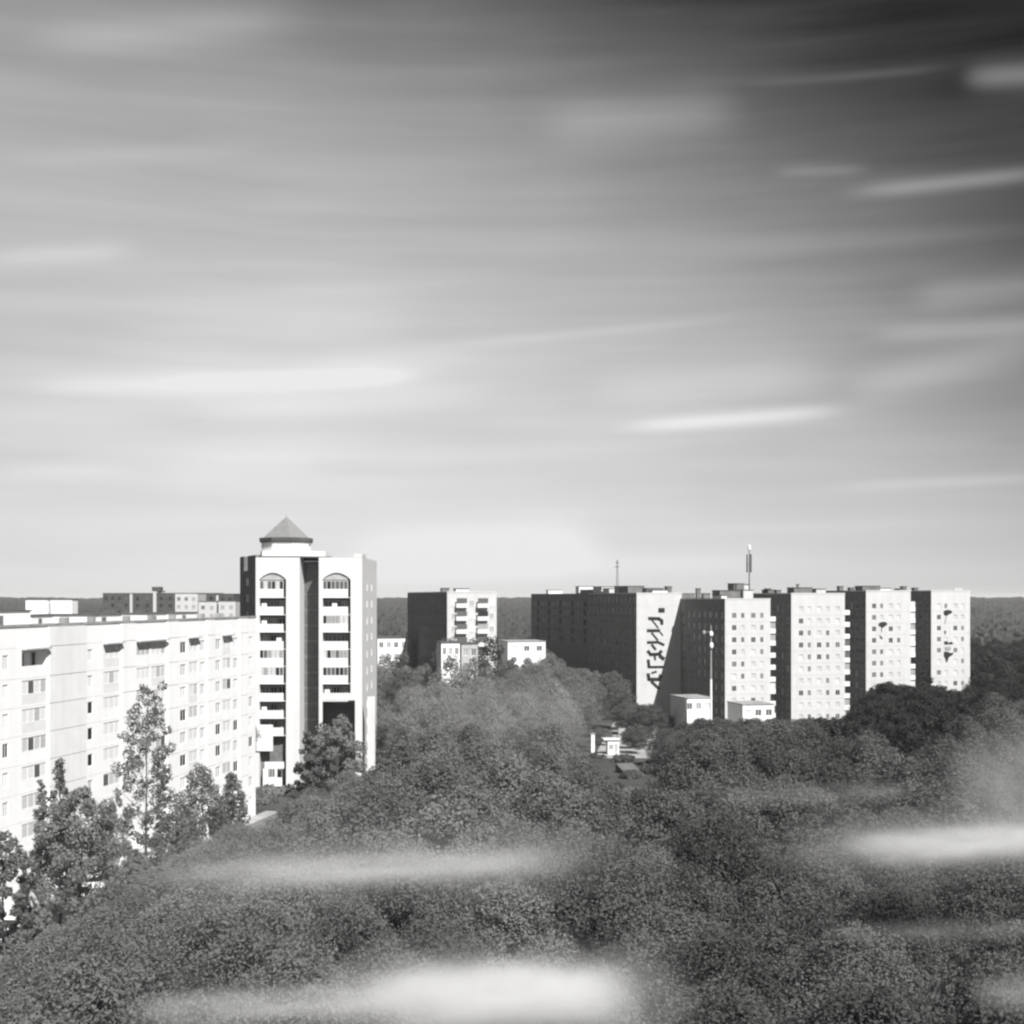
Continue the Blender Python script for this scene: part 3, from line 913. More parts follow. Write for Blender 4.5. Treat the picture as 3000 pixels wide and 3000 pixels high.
# ------------------------------------------------------------------ low buildings among the trees
def low_house(label, px0, px1, Y, ptop, depth, rz=BROT, m='white', bays=4, rowsn=2, roofm='felt', group=None):
    P = (at(px0, Y), Y)
    o = empty('low_building', (P[0], P[1], 0), rz, label, 'building', group)
    w = local_s(px1, P, rz); zt = zat(ptop, Y)
    foot(o, w, depth, 1.5)
    mb = MB(); holes = []; wn = []
    for i in range(bays):
        x = w * (i + .5) / bays
        for r in range(rowsn):
            z = zt - 2.4 - r * 2.9
            if z < .5: break
            ww_ = min(1.5, w / bays * .6)
            holes.append((x - ww_ / 2, x + ww_ / 2, z, z + 1.4)); wn.append((x, z, ww_))
    holed_wall(mb, w, 0, zt, holes)
    mb.quad((w, 0, 0), (w, depth, 0), (w, depth, zt), (w, 0, zt))
    mb.quad((0, depth, 0), (0, 0, 0), (0, 0, zt), (0, depth, zt))
    mb.quad((w, depth, 0), (0, depth, 0), (0, depth, zt), (w, depth, zt))
    mb.build('wall', M[m], o)
    MB().box(-.15, w + .15, -.15, depth + .15, zt, zt + .22).build('roof', M[roofm], o)
    for (x, z, ww_) in wn:
        window(o, x, .1, z, ww_, 1.4, pick((('g1', .3), ('g2', .4), ('g3', .3))), fm='framew')
    return o
low_house('low white house showing above the trees just right of the tower', 1106, 1193, 340, 1870, 12, bays=4)
low_house('low white house half hidden by trees below the central end wall', 1293, 1347, 278, 1884, 6, bays=3)
low_house('pale roofed low building among trees right of the half hidden house', 1352, 1400, 279, 1887, 6, m='midwall', bays=2)
low_house('bright white low building with three bays, centre of the wood', 1488, 1598, 350, 1881, 12, bays=3, roofm='palefelt')
low_house('low white annex beside the floodlight mast, foot of the lettered wall', 2008, 2086, 300, 2047, 10, bays=3, rowsn=1, roofm='palefelt')
low_house('low white shed with rounded trees in front, left of the nine row wall', 2176, 2268, 296, 2066, 9, bays=3, rowsn=1, roofm='palefelt')

# ------------------------------------------------------------------ masts
mo = empty('telecom_mast', (0, 0, 0), 0, 'telecom mast with panel antennas and white top on a roof', 'mast')
mY = 326.0
mx = at(2195, mY); mz0 = zt1 + .02 + .0
mo.location = (mx, mY, mz0)
ht = zat(1612, mY) - mz0
MB().tube([(0, 0, 0), (0, 0, ht)], [.16, .09], 8).build('pole', M['darkmetal'], mo)
for i in range(3):
    a = 2 * math.pi * i / 3 + .5
    MB().box(.55 * math.cos(a) - .14, .55 * math.cos(a) + .14, .55 * math.sin(a) - .1, .55 * math.sin(a) + .1, ht * .55, ht * .92).build('panel_antenna', M['darkmetal'], mo)
    MB().tube([(0, 0, ht * .7), (.5 * math.cos(a), .5 * math.sin(a), ht * .7)], [.05, .05], 6).build('bracket', M['darkmetal'], mo)
MB().tube([(0, 0, ht), (0, 0, ht + .15), (0, 0, ht + 1.1), (0, 0, ht + 1.3)], [.12, .38, .38, .1], 10).build('radome', M['whitemetal'], mo)
MB().tube([(0, 0, .02), (0, 0, .4)], [.5, .4], 8).build('mast_foot', M['midmetal'], mo)

YM = 392.0
m2 = empty('roof_mast', (at(1808, YM), YM, zat(1741, 400) + .25), 0, 'thin lattice mast standing on the dark slab roof', 'mast')
h2 = zat(1640, YM) - m2.location[2]
mb = MB()
for i in range(3):
    a = 2 * math.pi * i / 3
    mb.tube([(.42 * math.cos(a), .42 * math.sin(a), 0), (.12 * math.cos(a), .12 * math.sin(a), h2)], [.06, .05], 5)
for k in range(9):
    z0, z1_ = h2 * k / 9, h2 * (k + 1) / 9
    for i in range(3):
        a = 2 * math.pi * i / 3; b = 2 * math.pi * (i + 1) / 3
        r0 = .42 - .3 * k / 9; r1 = .42 - .3 * (k + 1) / 9
        mb.tube([(r0 * math.cos(a), r0 * math.sin(a), z0), (r1 * math.cos(b), r1 * math.sin(b), z1_)], [.03, .03], 4)
mb.build('lattice', M['darkmetal'], m2)
MB().box(-.7, .7, -.05, .05, h2 * .78, h2 * .80).box(-.5, .5, -.05, .05, h2 * .9, h2 * .92).build('cross_arm', M['darkmetal'], m2)

YF = 301.0
fx = at(2083, YF)
fm_ = empty('floodlight_mast', (fx, YF - 9, 0), 0, 'slim floodlight mast with two white lamps, before the shaded facade', 'lamp mast')
YF -= 9; fm_.location = (at(2083, YF), YF, 0)
zT = zat(1832, YF)
MB().tube([(0, 0, 0), (0, 0, zat(1990, YF))], [.30, .24], 8).build('lower_pole', M['whitemetal'], fm_)
MB().tube([(0, 0, zat(1990, YF)), (0, 0, zT)], [.22, .12], 8).build('upper_pole', M['midmetal'], fm_)
for (dx, py) in ((0.0, 1857), (0.05, 1891)):
    z = zat(py, YF)
    l_ = MB().ball((dx, -.38, z), (.42, .32, .62 if py < 1880 else .7), 10, 7).build('floodlight', M['whitemetal'], fm_)
    MB().box(dx - .06, dx + .06, -.2, 0, z - .08, z + .08).build('lamp_bracket', M['midmetal'], l_)
MB().ball((-1.5, 0, zat(1853, YF)), (.35, .25, .5), 8, 6).build('floodlight', M['midmetal'], fm_)
MB().tube([(-1.5, 0, zat(1853, YF)), (0, 0, zat(1850, YF))], [.06, .06], 6).build('cross_arm', M['midmetal'], fm_)

# ------------------------------------------------------------------ yard, path, kiosk, cars
e_ = Vector((math.cos(HR), math.sin(HR))); n_ = Vector((math.sin(HR), -math.cos(HR)))
def hp(s, d):
    p = Vector(HO) + e_ * s + n_ * d
    return (p.x, p.y)
mb = MB()
a, b, c, d = hp(-5, 2.2), hp(-5, 10.5), hp(HL + 4, 9.0), hp(HL + 4, 2.2)
mb.quad((*a, .012), (*b, .012), (*c, .012), (*d, .012))
tag(mb.build('yard_road', M['asphalt']), 'grey asphalt yard road along the long white house', kind='structure')
mb = MB()
mb.prism([hp(-5, .02), hp(-5, 2.1), hp(HL + 4, 2.1), hp(HL + 4, .02)], 0.0, .13)
tag(mb.build('pavement', M['pale']), 'pale pavement strip at the foot of the long white house', kind='structure')

def make_car(label, x, y, rz, paint='carwhite'):
    o = empty('parked_car', (x, y, .012), rz, label, 'car', 'white cars parked in the yard')
    prof = [(-2.1, .35), (-2.15, .62), (-2.05, .85), (-1.55, .93), (-1.0, .95), (1.0, .95), (2.0, .78), (2.12, .55), (2.08, .33)]
    def ext(pr, w0, w1=None, name='body', m=None, par=None):
        mb = MB(); n = len(pr)
        w1 = w1 or [w0] * n
        mb.v = [(p[0], -w1[i], p[1]) for i, p in enumerate(pr)] + [(p[0], w1[i], p[1]) for i, p in enumerate(pr)]
        mb.f = [tuple(range(n)), tuple(range(n, 2 * n))[::-1]] + [(k, n + k, n + (k + 1) % n, (k + 1) % n) for k in range(n)]
        return mb.build(name, m, par)
    ext(prof, .84, None, 'body', M[paint], o)
    cab = [(-1.5, .953), (-1.05, 1.40), (.25, 1.43), (1.05, .953)]
    ext(cab, .7, [.78, .64, .64, .78], 'window_band', M['g0'], o)
    MB().box(-1.08, .3, -.66, .66, 1.42, 1.47).build('roof', M[paint], o)
    for sx_ in (-1.3, 1.3):
        for sy_ in (-.80, .80):
            wm = MB().tube([(sx_, sy_ - .11, .31), (sx_, sy_ + .11, .31)], [.31, .31], 12).build('wheel', M['rubber'], o)
    for sy_ in (-.6, .6):
        MB().box(2.08, 2.14, sy_ - .16, sy_ + .16, .58, .72).build('headlight', M['whitemetal'], o)
    return o
for lab, px, Y, dr in (('white parked car at the lower left corner, beyond the bottom trees', 14, 122, 0), ('white parked car second from the lower left corner', 42, 126, 0),
                       ('white parked car third from the corner, half under a tree', 66, 130, 0), ('white parked car by the pavement left of the bushy tree', 128, 139, 0),
                       ('white parked car largest in the gap under the bushy tree', 282, 144.5, 1), ('white parked car right of the car under the bushy tree', 338, 146, 1),
                       ('white parked car smallest in the gap, nearer the tall birch', 325, 158, 1)):
    make_car(lab, at(px, Y), Y, HR + R(8) if not dr else HR + R(-62))
YK = 268.0
kp = [(at(1738, 262), 262), (at(1905, 262), 262), (at(1930, 330), 330), (at(1800, 340), 340)]
mb = MB(); mb.quad(*[(p[0], p[1], .012) for p in kp])
tag(mb.build('path', M['pale']), 'pale paved clearing among the trees below the dark slab', kind='structure')
ko = empty('kiosk', (at(1781, YK), YK, 0), R(6), 'small white kiosk in the clearing below the lettered wall', 'kiosk')
MB().box(0, 2.2, 0, 2.2, 0, 2.9).build('wall', M['white'], ko)
MB().box(-.9, 2.4, -.4, 2.5, 2.9, 3.1).build('roof', M['whitemetal'], ko)
MB().box(1.3, 2.0, -.04, -.003, .1, 2.1).build('door', M['midwall'], ko)
MB().box(.2, 1.1, -.04, -.003, 1.0, 2.0).build('window', M['g2'], ko)
for lab, px, Y, py in (('white gatepost left of the kiosk', 1737, 272, 2170), ('white post further back, left of the lettered wall', 1776, 350, 2070)):
    o = empty('gatepost', (at(px, Y), Y, 0), 0, lab, 'post')
    MB().box(-.35, .35, -.35, .35, 0, 3.6).build('shaft', M['white'], o)
    MB().box(-.45, .45, -.45, .45, 3.6, 3.8).build('cap', M['palefelt'], o)
wl_ = empty('garden_wall', (at(1812, 300), 300, 0), BROT, 'low pale wall with a white end pier behind the kiosk', 'wall')
ln = local_s(1930, (wl_.location[0], 300), BROT)
MB().box(0, ln - 1.6, 0, .4, 0, 2.0).build('coping_wall', M['pale'], wl_)
MB().box(ln - 1.597, ln, -.3, .7, 0, 2.6).build('end_pier', M['white'], wl_)
so = empty('garden_steps', (at(1838, 236), 236, 0), R(18), 'pale flight of steps climbing through the trees', 'steps')
for k in range(9):
    MB().box(0, 3.2, k * .6, k * .6 + .6, 0, .17 * (k + 1)).build('step', M['asphalt'], so)

# ------------------------------------------------------------------ trees
def quads_mesh(name, V, m):
    n = len(V) // 4
    me = bpy.data.meshes.new(name)
    me.vertices.add(len(V)); me.loops.add(len(V)); me.polygons.add(n)
    me.vertices.foreach_set('co', V.astype(np.float32).ravel())
    me.loops.foreach_set('vertex_index', np.arange(len(V), dtype=np.int32))
    me.polygons.foreach_set('loop_start', np.arange(0, len(V), 4, dtype=np.int32))
    me.polygons.foreach_set('loop_total', np.full(n, 4, dtype=np.int32))
    me.materials.append(m)
    me.update(calc_edges=True)
    return me

def leaf_quads(P, Nrm, size, rng):
    n = len(P)
    rv = rng.normal(size=(n, 3))
    N = Nrm * 0.75 + rv * 0.55
    N /= np.linalg.norm(N, axis=1)[:, None] + 1e-9
    A = np.cross(N, rng.normal(size=(n, 3)))
    A /= np.linalg.norm(A, axis=1)[:, None] + 1e-9
    B = np.cross(N, A)
    s = size * rng.uniform(.55, 1.25, n)[:, None]
    k = rng.uniform(.45, .8, n)[:, None]
    c1, c2, c3, c4 = P - A * s, P - B * s * k, P + A * s, P + B * s * k
    return np.stack([c1, c2, c3, c4], 1).reshape(-1, 3)

def crown_quads(rng, h0, h1, rad, n, leaf, lobes=22, lobe_r=.36, shape='round', fill=1.0):
    """leaves spread through lobes of a crown standing between heights h0 and h1"""
    H = h1 - h0
    Ps, Ns = [], []
    wts = []
    C = []
    for i in range(lobes):
        tt = (i + rng.uniform(0, 1)) / lobes
        if shape == 'round':
            prof = math.sqrt(max(.05, 1 - (2 * tt - .85) ** 2 * .9))
        elif shape == 'spire':
            prof = max(.12, (1 - tt) ** .65)
        else:                                  # column
            prof = .55 + .45 * math.sin(math.pi * min(1, tt * 1.05 + .05))
        a = i * 2.39996 + rng.uniform(-.5, .5)
        rr = rad * prof * math.sqrt(rng.uniform(.1, .75))
        lr = rad * lobe_r * rng.uniform(.7, 1.25) * (prof * .5 + .5)
        C.append((rr * math.cos(a), rr * math.sin(a), h0 + H * tt * .96, lr))
    C = np.array(C)
    w = C[:, 3] ** 2; w /= w.sum()
    idx = rng.choice(lobes, n, p=w)
    d = rng.normal(size=(n, 3)); d /= np.linalg.norm(d, axis=1)[:, None]
    r = C[idx, 3] * (rng.uniform(.35, 1.0, n) ** .5) * rng.uniform(.85, 1.2, n)
    P = C[idx, :3] + d * r[:, None] * np.array([1, 1, .85])
    cen = np.array([0, 0, h0 + H * .45])
    o = P - cen
    o /= np.linalg.norm(o, axis=1)[:, None] + 1e-9
    return leaf_quads(P, d * .6 + o * .6, leaf, rng), C

def trunk_mesh(name, h0, h1, r, C, m, rng, limbs=7):
    mb = MB()
    top = h0 + (h1 - h0) * .8
    pts = [(0, 0, 0), (.05, 0, h0 * .5), (rng.uniform(-.2, .2), rng.uniform(-.2, .2), h0), (rng.uniform(-.3, .3), rng.uniform(-.3, .3), (h0 + top) / 2), (0, 0, top)]
    mb.tube(pts, [r, r * .8, r * .65, r * .4, r * .12], 7)
    for c in C[:: max(1, len(C) // limbs)]:
        z = max(h0 * .8, c[2] - math.hypot(c[0], c[1]) * .7 - .8)
        mb.tube([(0, 0, z), (c[0] * .5, c[1] * .5, (z + c[2]) / 2 + .1), (c[0] * .95, c[1] * .95, c[2])], [r * .3, r * .18, r * .05], 5)
    return mb.mesh(name, m)

# reference trees are 15 m tall; instances are scaled
PROTO = {}
def proto(key, n, leaf, m, **k):
    rng = np.random.default_rng(len(PROTO) + 5)
    h0 = k.pop('h0', 3.0); rad = k.pop('rad', 4.6)
    q, C = crown_quads(rng, h0, 14.6, rad, n, leaf, **k)
    PROTO[key] = (quads_mesh('crown', q, m), trunk_mesh('trunk', h0 + 1, 15, .26, C, M['bark'], rng))
for i in range(3):
    proto(('near', i), 46000, .085, M['leaf'], lobes=44, lobe_r=.32)
    PROTO[('neard', i)] = (PROTO[('near', i)][0].copy(), PROTO[('near', i)][1])
    PROTO[('neard', i)][0].materials[0] = M['leafm']
for i in range(3):
    proto(('mid', i), 24000, .125, M['leaf'], lobes=44, lobe_r=.32)
    PROTO[('midd', i)] = (PROTO[('mid', i)][0].copy(), PROTO[('mid', i)][1])
    PROTO[('midd', i)][0].materials[0] = M['leafm']
for i in range(2):
    proto(('dark', i), 9000, .22, M['leafd'], lobes=26, lobe_r=.34)
proto(('dspire', 0), 4200, .28, M['leafd'], lobes=30, lobe_r=.34, shape='spire', rad=3.6, h0=1.5)
proto(('sharp', 0), 4200, .26, M['leaf'], lobes=26, lobe_r=.36, shape='spire', rad=3.4, h0=1.5)

# how low the tree tops must stay so that what stands behind still shows (photo columns)
YL = [(-400, 2960), (-60, 2830), (0, 2795), (140, 2690), (330, 2612), (520, 2462), (700, 2390), (752, 2385), (762, 2312), (868, 2300), (880, 2230), (905, 2140), (935, 2085), (1078, 2085), (1080, 2250),
      (1106, 2240), (1112, 1925), (1200, 1915), (1205, 1868), (1285, 1866), (1290, 1868), (1350, 1868), (1450, 1872), (1480, 1924), (1605, 1924), (1615, 1915),
      (1700, 1945), (1860, 1960), (1866, 2045), (2000, 2060), (2006, 2092), (2090, 2096), (2100, 2050), (2168, 2056), (2174, 2096), (2270, 2096), (2276, 2090),
      (2330, 2100), (2450, 2088), (2470, 2040), (2520, 2000), (2560, 1975), (2600, 1982), (2640, 1975), (2680, 2000), (2700, 1975), (2740, 1988), (2790, 1988), (2830, 2010), (2850, 1980), (3200, 1960)]
YLX = np.array([a for a, b in YL]); YLY = np.array([b for a, b in YL])
def ydepth(px):
    if px < 690:
        u = (px - 1500) / F
        return (HO[0] - HO[1] * 12.2 / 64) / (u - 12.2 / 64)
    if px < 1108: return 222
    if px < 1290: return 338
    if px < 1615: return 350
    if px < 1865: return 410
    if px < 2124: return 340
    return 345
def ylim(px, r):
    if px < 745: r = r * .25
    g = np.linspace(px - r, px + r, 9)
    return float(np.max(np.interp(g, YLX, YLY)))
EXTRA = [(1288, 1404, 276, 1918), (1718, 1832, 266, 2222), (1834, 1904, 235, 2288), (1790, 1935, 298, 2128)]   # small openings round the kiosk, steps and garden wall
def inside(p, polyg):
    c = False; n = len(polyg)
    for i in range(n):
        x1, y1 = polyg[i]; x2, y2 = polyg[(i + 1) % n]
        if (y1 > p[1]) != (y2 > p[1]) and p[0] < (x2 - x1) * (p[1] - y1) / (y2 - y1) + x1:
            c = not c
    return c
FOOT.append([hp(-5, -1), hp(-5, 6.5), hp(45, 5.0), hp(HL + 4, 3.5), hp(HL + 4, -1)])
FOOT.append([(at(1725, 264), 264), (at(1835, 264), 264), (at(1825, 276), 276), (at(1735, 276), 276)])

rng = np.random.default_rng(3)
cands = []
def try_tree(x, y, step):
    px = 1500 + x / y * F
    if any(inside((x, y), f_) for f_ in FOOT):
        return
    h = rng.uniform(13.6, 17.0)
    rad = rng.uniform(.31, .37) * h
    if y < ydepth(px) - 1:
        cap = CAMZ - (ylim(px, rad * .85 / y * F) - HOR) / F * y
        for (xa, xb, yd, yl) in EXTRA:
            rp = rad * .8 / y * F
            if y < yd and px + rp > xa and px - rp < xb:
                cap = min(cap, CAMZ - (yl - HOR) / F * y)
        if h > cap:
            h = cap * rng.uniform(.9, 1.0)
            rad = min(rad, h * .45)
    if h < 3.2:
        return
    cands.append((y, x, h, rad, px))
y = 27.0
while y < 620:
    step = 5.6 + y * .011
    half = .40 * y + 6
    nx = int(2 * half / step)
    for i in range(nx + 1):
        x = -half + i * step + rng.uniform(-.4, .4) * step
        yy = y + rng.uniform(-.4, .4) * step
        try_tree(x, yy, step)
    y += step * .92
cands.sort()
def shows(c):
    y, x, h, r, px = c
    rp = r / y * F
    top = HOR + (CAMZ - h) / y * F
    return px + rp > -30 and px - rp < 3030 and top < 3060
vis = [c for c in cands if shows(c)]
IND = vis[:285]
GT = 'leafy trees of the dense canopy'
LT = 'leafy tree of the dense canopy spreading between the apartment blocks'
LD = 'dark leafy tree of the clump below the painted end walls'
CROWN = {}
def place_tree(x, y, h, rad, key, label, group, name='leafy_tree'):
    cm, tm = PROTO[key]
    o = empty(name, (x, y, 0), rng.uniform(0, 6.28), label, 'tree', group)
    k = h / 15.0
    base = 3.6 if key[0] in ('dspire', 'sharp') else 4.6
    kr = rad / base
    o.scale = (kr, kr, k)
    t_ = bpy.data.objects.new('trunk', tm); t_.parent = o; COL.objects.link(t_)
    c_ = bpy.data.objects.new('crown', cm); c_.parent = o; COL.objects.link(c_)
    CROWN.setdefault(key, c_)
    return o
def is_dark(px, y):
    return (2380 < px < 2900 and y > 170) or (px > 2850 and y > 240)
def zone(px, y):
    if px < 560 and y > 75: return 'along the yard of the long white house'
    if px < 1120 and y > 110: return 'below the tower with the pyramid cupola'
    if px < 1700 and y > 110: return 'in the middle wood before the central white end wall'
    if y > 110: return 'before the row of white end walls on the right'
    if y > 70:
        return 'around the long pale streak of mist' if px < 1500 else 'around the bright streak of mist at right'
    if px < 1000: return 'filling the lower left corner of the picture'
    if px < 1950: return 'around the broad bright bank of mist at the bottom'
    return 'filling the lower right corner of the picture'
for (y, x, h, rad, px) in IND:
    zn_ = zone(px, y)
    if is_dark(px, y):
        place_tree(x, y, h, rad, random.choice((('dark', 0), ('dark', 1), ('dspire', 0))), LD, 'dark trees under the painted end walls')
    else:
        kind = 'near' if y < 95 else 'mid'
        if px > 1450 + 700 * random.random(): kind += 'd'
        place_tree(x, y, h, rad, (kind, random.randrange(3)), 'leafy canopy tree ' + zn_, 'canopy trees ' + zn_)
# the wood further away, one mass
IS = set(id(c) for c in IND)
QL, QD, QM = [], [], []
for c in cands:
    if id(c) in IS: continue
    y, x, h, rad, px = c
    if y < 60: continue
    if not shows(c) and (y > 320 or abs(px - 1500) > 1900): continue
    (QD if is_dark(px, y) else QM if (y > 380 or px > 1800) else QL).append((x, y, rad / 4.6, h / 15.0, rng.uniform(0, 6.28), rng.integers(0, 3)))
def wood(name, pts, crowns, label):
    """one object: the crowns of trees standing on these points"""
    n = len(pts)
    me = bpy.data.meshes.new(name)
    me.vertices.add(n)
    me.vertices.foreach_set('co', np.array([(p[0], p[1], 0.0) for p in pts], dtype=np.float32).ravel())
    for an, ty, vals, key in (('tree_scale', 'FLOAT_VECTOR', [(p[2], p[2], p[3]) for p in pts], 'vector'), ('tree_turn', 'FLOAT_VECTOR', [(0, 0, p[4]) for p in pts], 'vector'), ('tree_kind', 'INT', [int(p[5]) % len(crowns) for p in pts], 'value')):
        a = me.attributes.new(an, ty, 'POINT')
        a.data.foreach_set(key, np.array(vals, dtype=np.float32 if key == 'vector' else np.int32).ravel())
    me.update()
    o = put(name, me)
    ng = bpy.data.node_groups.new(name, 'GeometryNodeTree')
    ng.interface.new_socket('Geometry', in_out='INPUT', socket_type='NodeSocketGeometry')
    ng.interface.new_socket('Geometry', in_out='OUTPUT', socket_type='NodeSocketGeometry')
    gi = ng.nodes.new('NodeGroupInput'); go = ng.nodes.new('NodeGroupOutput')
    jn = ng.nodes.new('GeometryNodeJoinGeometry')
    def attr(nm, ty):
        q = ng.nodes.new('GeometryNodeInputNamedAttribute'); q.data_type = ty
        q.inputs['Name'].default_value = nm
        return q.outputs['Attribute']
    sc_, tu, kd = attr('tree_scale', 'FLOAT_VECTOR'), attr('tree_turn', 'FLOAT_VECTOR'), attr('tree_kind', 'INT')
    for k, cr in enumerate(crowns):
        ip = ng.nodes.new('GeometryNodeInstanceOnPoints')
        oi = ng.nodes.new('GeometryNodeObjectInfo'); oi.transform_space = 'ORIGINAL'
        oi.inputs['Object'].default_value = cr
        oi.inputs['As Instance'].default_value = True
        cp = ng.nodes.new('FunctionNodeCompare'); cp.data_type = 'INT'; cp.operation = 'EQUAL'
        ng.links.new(kd, cp.inputs[2]); cp.inputs[3].default_value = k
        ng.links.new(gi.outputs[0], ip.inputs['Points'])
        ng.links.new(cp.outputs[0], ip.inputs['Selection'])
        ng.links.new(oi.outputs['Geometry'], ip.inputs['Instance'])
        ng.links.new(tu, ip.inputs['Rotation'])
        ng.links.new(sc_, ip.inputs['Scale'])
        ng.links.new(ip.outputs[0], jn.inputs[0])
    ng.links.new(jn.outputs[0], go.inputs[0])
    md = o.modifiers.new('trees', 'NODES'); md.node_group = ng
    tag(o, label, kind='stuff')
    return o
def crowns(kind, fallback):
    r = [CROWN[k] for k in sorted(CROWN) if k[0] == kind]
    return r or [CROWN[k] for k in sorted(CROWN) if k[0] == fallback]
wood('woodland', QL, crowns('mid', 'near'), 'far leafy wood in front of the apartment blocks')
wood('mid_woodland', QM, crowns('midd', 'mid'), 'mid dark wood around and behind the blocks')
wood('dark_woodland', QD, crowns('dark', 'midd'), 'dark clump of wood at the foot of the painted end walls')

# canopy to the horizon: bumpy crowns on rising ground
na, nr = 420, 150
aa = np.linspace(-.62, .62, na)
rr = 560 * (2200 / 560) ** (np.linspace(0, 1, nr))
A_, R_ = np.meshgrid(aa, rr)
X_ = R_ * np.sin(A_); Y_ = R_ * np.cos(A_)
ridge = 13.5 * np.clip((R_ - 700) / 1400, 0, 1)
bump = rng.uniform(0, 1, X_.shape) * 5.0 + 12.0 + 1.6 * np.sin(A_ * 37) * np.sin(A_ * 91 + R_ / 300)
Z_ = bump + ridge
Z_[0, :] = 0.0
V = np.stack([X_, Y_, Z_], -1)
q = np.stack([V[:-1, :-1], V[:-1, 1:], V[1:, 1:], V[1:, :-1]], 2).reshape(-1, 3)
tag(put('far_forest', quads_mesh('far_forest', q, M['leaff'])), 'far forest reaching to the flat horizon', kind='stuff')

# single trees standing out before the white house
def special(name, label, px, ptop, Y, wpx, n, leaf, lobes, lobe_r, shape, h0f, seed, bark='bark', m='leaf', group=None):
    r_ = np.random.default_rng(seed)
    h = zat(ptop, Y); rad = wpx / 2 / F * Y
    q, C = crown_quads(r_, h * h0f, h, rad, n, leaf, lobes=lobes, lobe_r=lobe_r, shape=shape)
    o = empty(name, (at(px, Y), Y, 0), 0, label, 'tree', group)
    put('crown', quads_mesh('crown', q, M[m]), o)
    put('trunk', trunk_mesh('trunk', h * h0f + .5, h, .2, C, M[bark], r_, limbs=12), o)
    return o
special('birch_tree', 'tall slender gappy birch before the middle of the white house', 430, 1985, 140, 205, 8200, .15, 64, .23, 'column', .16, 21)
special('leafy_tree', 'ragged bushy tree before the left end of the white house', 235, 2300, 124, 300, 15000, .16, 90, .2, 'round', .19, 22)
special('leafy_tree', 'upright shoot rising left of the ragged tree', 175, 2212, 126, 120, 4200, .15, 46, .32, 'spire', .3, 23)
special('leafy_tree', 'small slanting side shoot at the left edge of the ragged tree', 122, 2275, 125, 90, 2600, .15, 34, .34, 'spire', .4, 29)
special('leafy_tree', 'pointed bushy tree before the far part of the white house', 588, 2235, 165, 230, 6500, .17, 60, .22, 'spire', .06, 24)
special('leafy_tree', 'smaller pointed tree next to the far corner of the white house', 678, 2262, 176, 160, 4600, .17, 50, .24, 'spire', .06, 25)
special('leafy_tree', 'low bushy tree between the birch and the pointed tree', 500, 2380, 150, 130, 6000, .17, 50, .24, 'round', .08, 33)
special('leafy_tree', 'low bushy tree right under the birch', 402, 2490, 138, 130, 6500, .16, 50, .24, 'round', .08, 34)
special('leafy_tree', 'loose leafy tree cut by the left edge of the picture', 15, 2425, 112, 190, 7000, .16, 60, .2, 'round', .2, 26)
special('leafy_tree', 'leafy tree in the dark gap under the right wing of the tower', 990, 2095, 210, 170, 6000, .24, 30, .30, 'round', .12, 27)
special('leafy_tree', 'bushy tree hiding the foot of the tower recess', 905, 2140, 208, 110, 4000, .24, 26, .30, 'spire', .1, 28)

special('leafy_tree', 'dense low tree in the lower left corner beside the parked cars', 118, 2655, 118, 120, 5000, .16, 50, .22, 'round', .08, 35)
for k_, (lab_, px_, pt_, Y_, w_) in enumerate((
        ('tree at the left foot of the central white end wall', 1322, 1860, 291, 150), ('tree at the middle foot of the central white end wall', 1380, 1864, 292, 150),
        ('tree at the right foot of the central white end wall', 1440, 1858, 291, 120), ('tree below the half hidden low white house', 1322, 1916, 266, 170),
        ('tree below the pale roofed low building', 1394, 1920, 267, 170), ('tree below the left half of the low house beside the tower', 1130, 1912, 326, 120),
        ('tree below the right half of the low house beside the tower', 1182, 1906, 327, 110), ('tree below the left bay of the bright three bay building', 1498, 1924, 336, 80),
        ('tree below the middle bay of the bright three bay building', 1546, 1926, 336, 80), ('tree below the right bay of the bright three bay building', 1596, 1922, 336, 80))):
    special('leafy_tree', lab_, px_, pt_, Y_, w_, 7000, .24, 40, .34, 'round', .1, 60 + k_, m='leafm' if k_ < 3 else 'leaf')
for k_, (lab_, px_, pt_, Y_, w_) in enumerate((
        ('low bush left of the kiosk door', 1752, 2222, 263, 60), ('low bush in front of the kiosk', 1800, 2236, 258, 60), ('low bush beside the foot of the garden steps', 1848, 2262, 233, 70),
        ('low bush right of the garden steps', 1912, 2236, 240, 90), ('low bush between kiosk and garden steps', 1826, 2214, 256, 60), ('low bush in front of the garden wall', 1870, 2128, 292, 80))):
    special('leafy_bush', lab_, px_, pt_, Y_, w_, 2200, .2, 18, .36, 'round', .02, 80 + k_, m='leafm')
special('leafy_tree', 'round tree under the lowest balcony of the tower left wing', 800, 2318, 214, 130, 4000, .24, 24, .32, 'round', .1, 31)
special('leafy_tree', 'leafy tree covering the gap between white house corner and tower', 765, 2345, 205, 110, 4000, .24, 24, .32, 'round', .1, 32)
# ------------------------------------------------------------------ air
hm = bpy.data.materials.new('pale_haze')
hm.use_nodes = True
hm.node_tree.nodes.clear()
hv = hm.node_tree.nodes.new('ShaderNodeVolumePrincipled')
hv.inputs['Color'].default_value = (1, 1, 1, 1)
hv.inputs['Density'].default_value = 0.00011
ho_ = hm.node_tree.nodes.new('ShaderNodeOutputMaterial')
hm.node_tree.links.new(hv.outputs[0], ho_.inputs['Volume'])
tag(MB().box(-10000, 10000, -400, 17000, -1, 52).build('haze', hm), 'thin pale haze in the air over the town', kind='stuff')
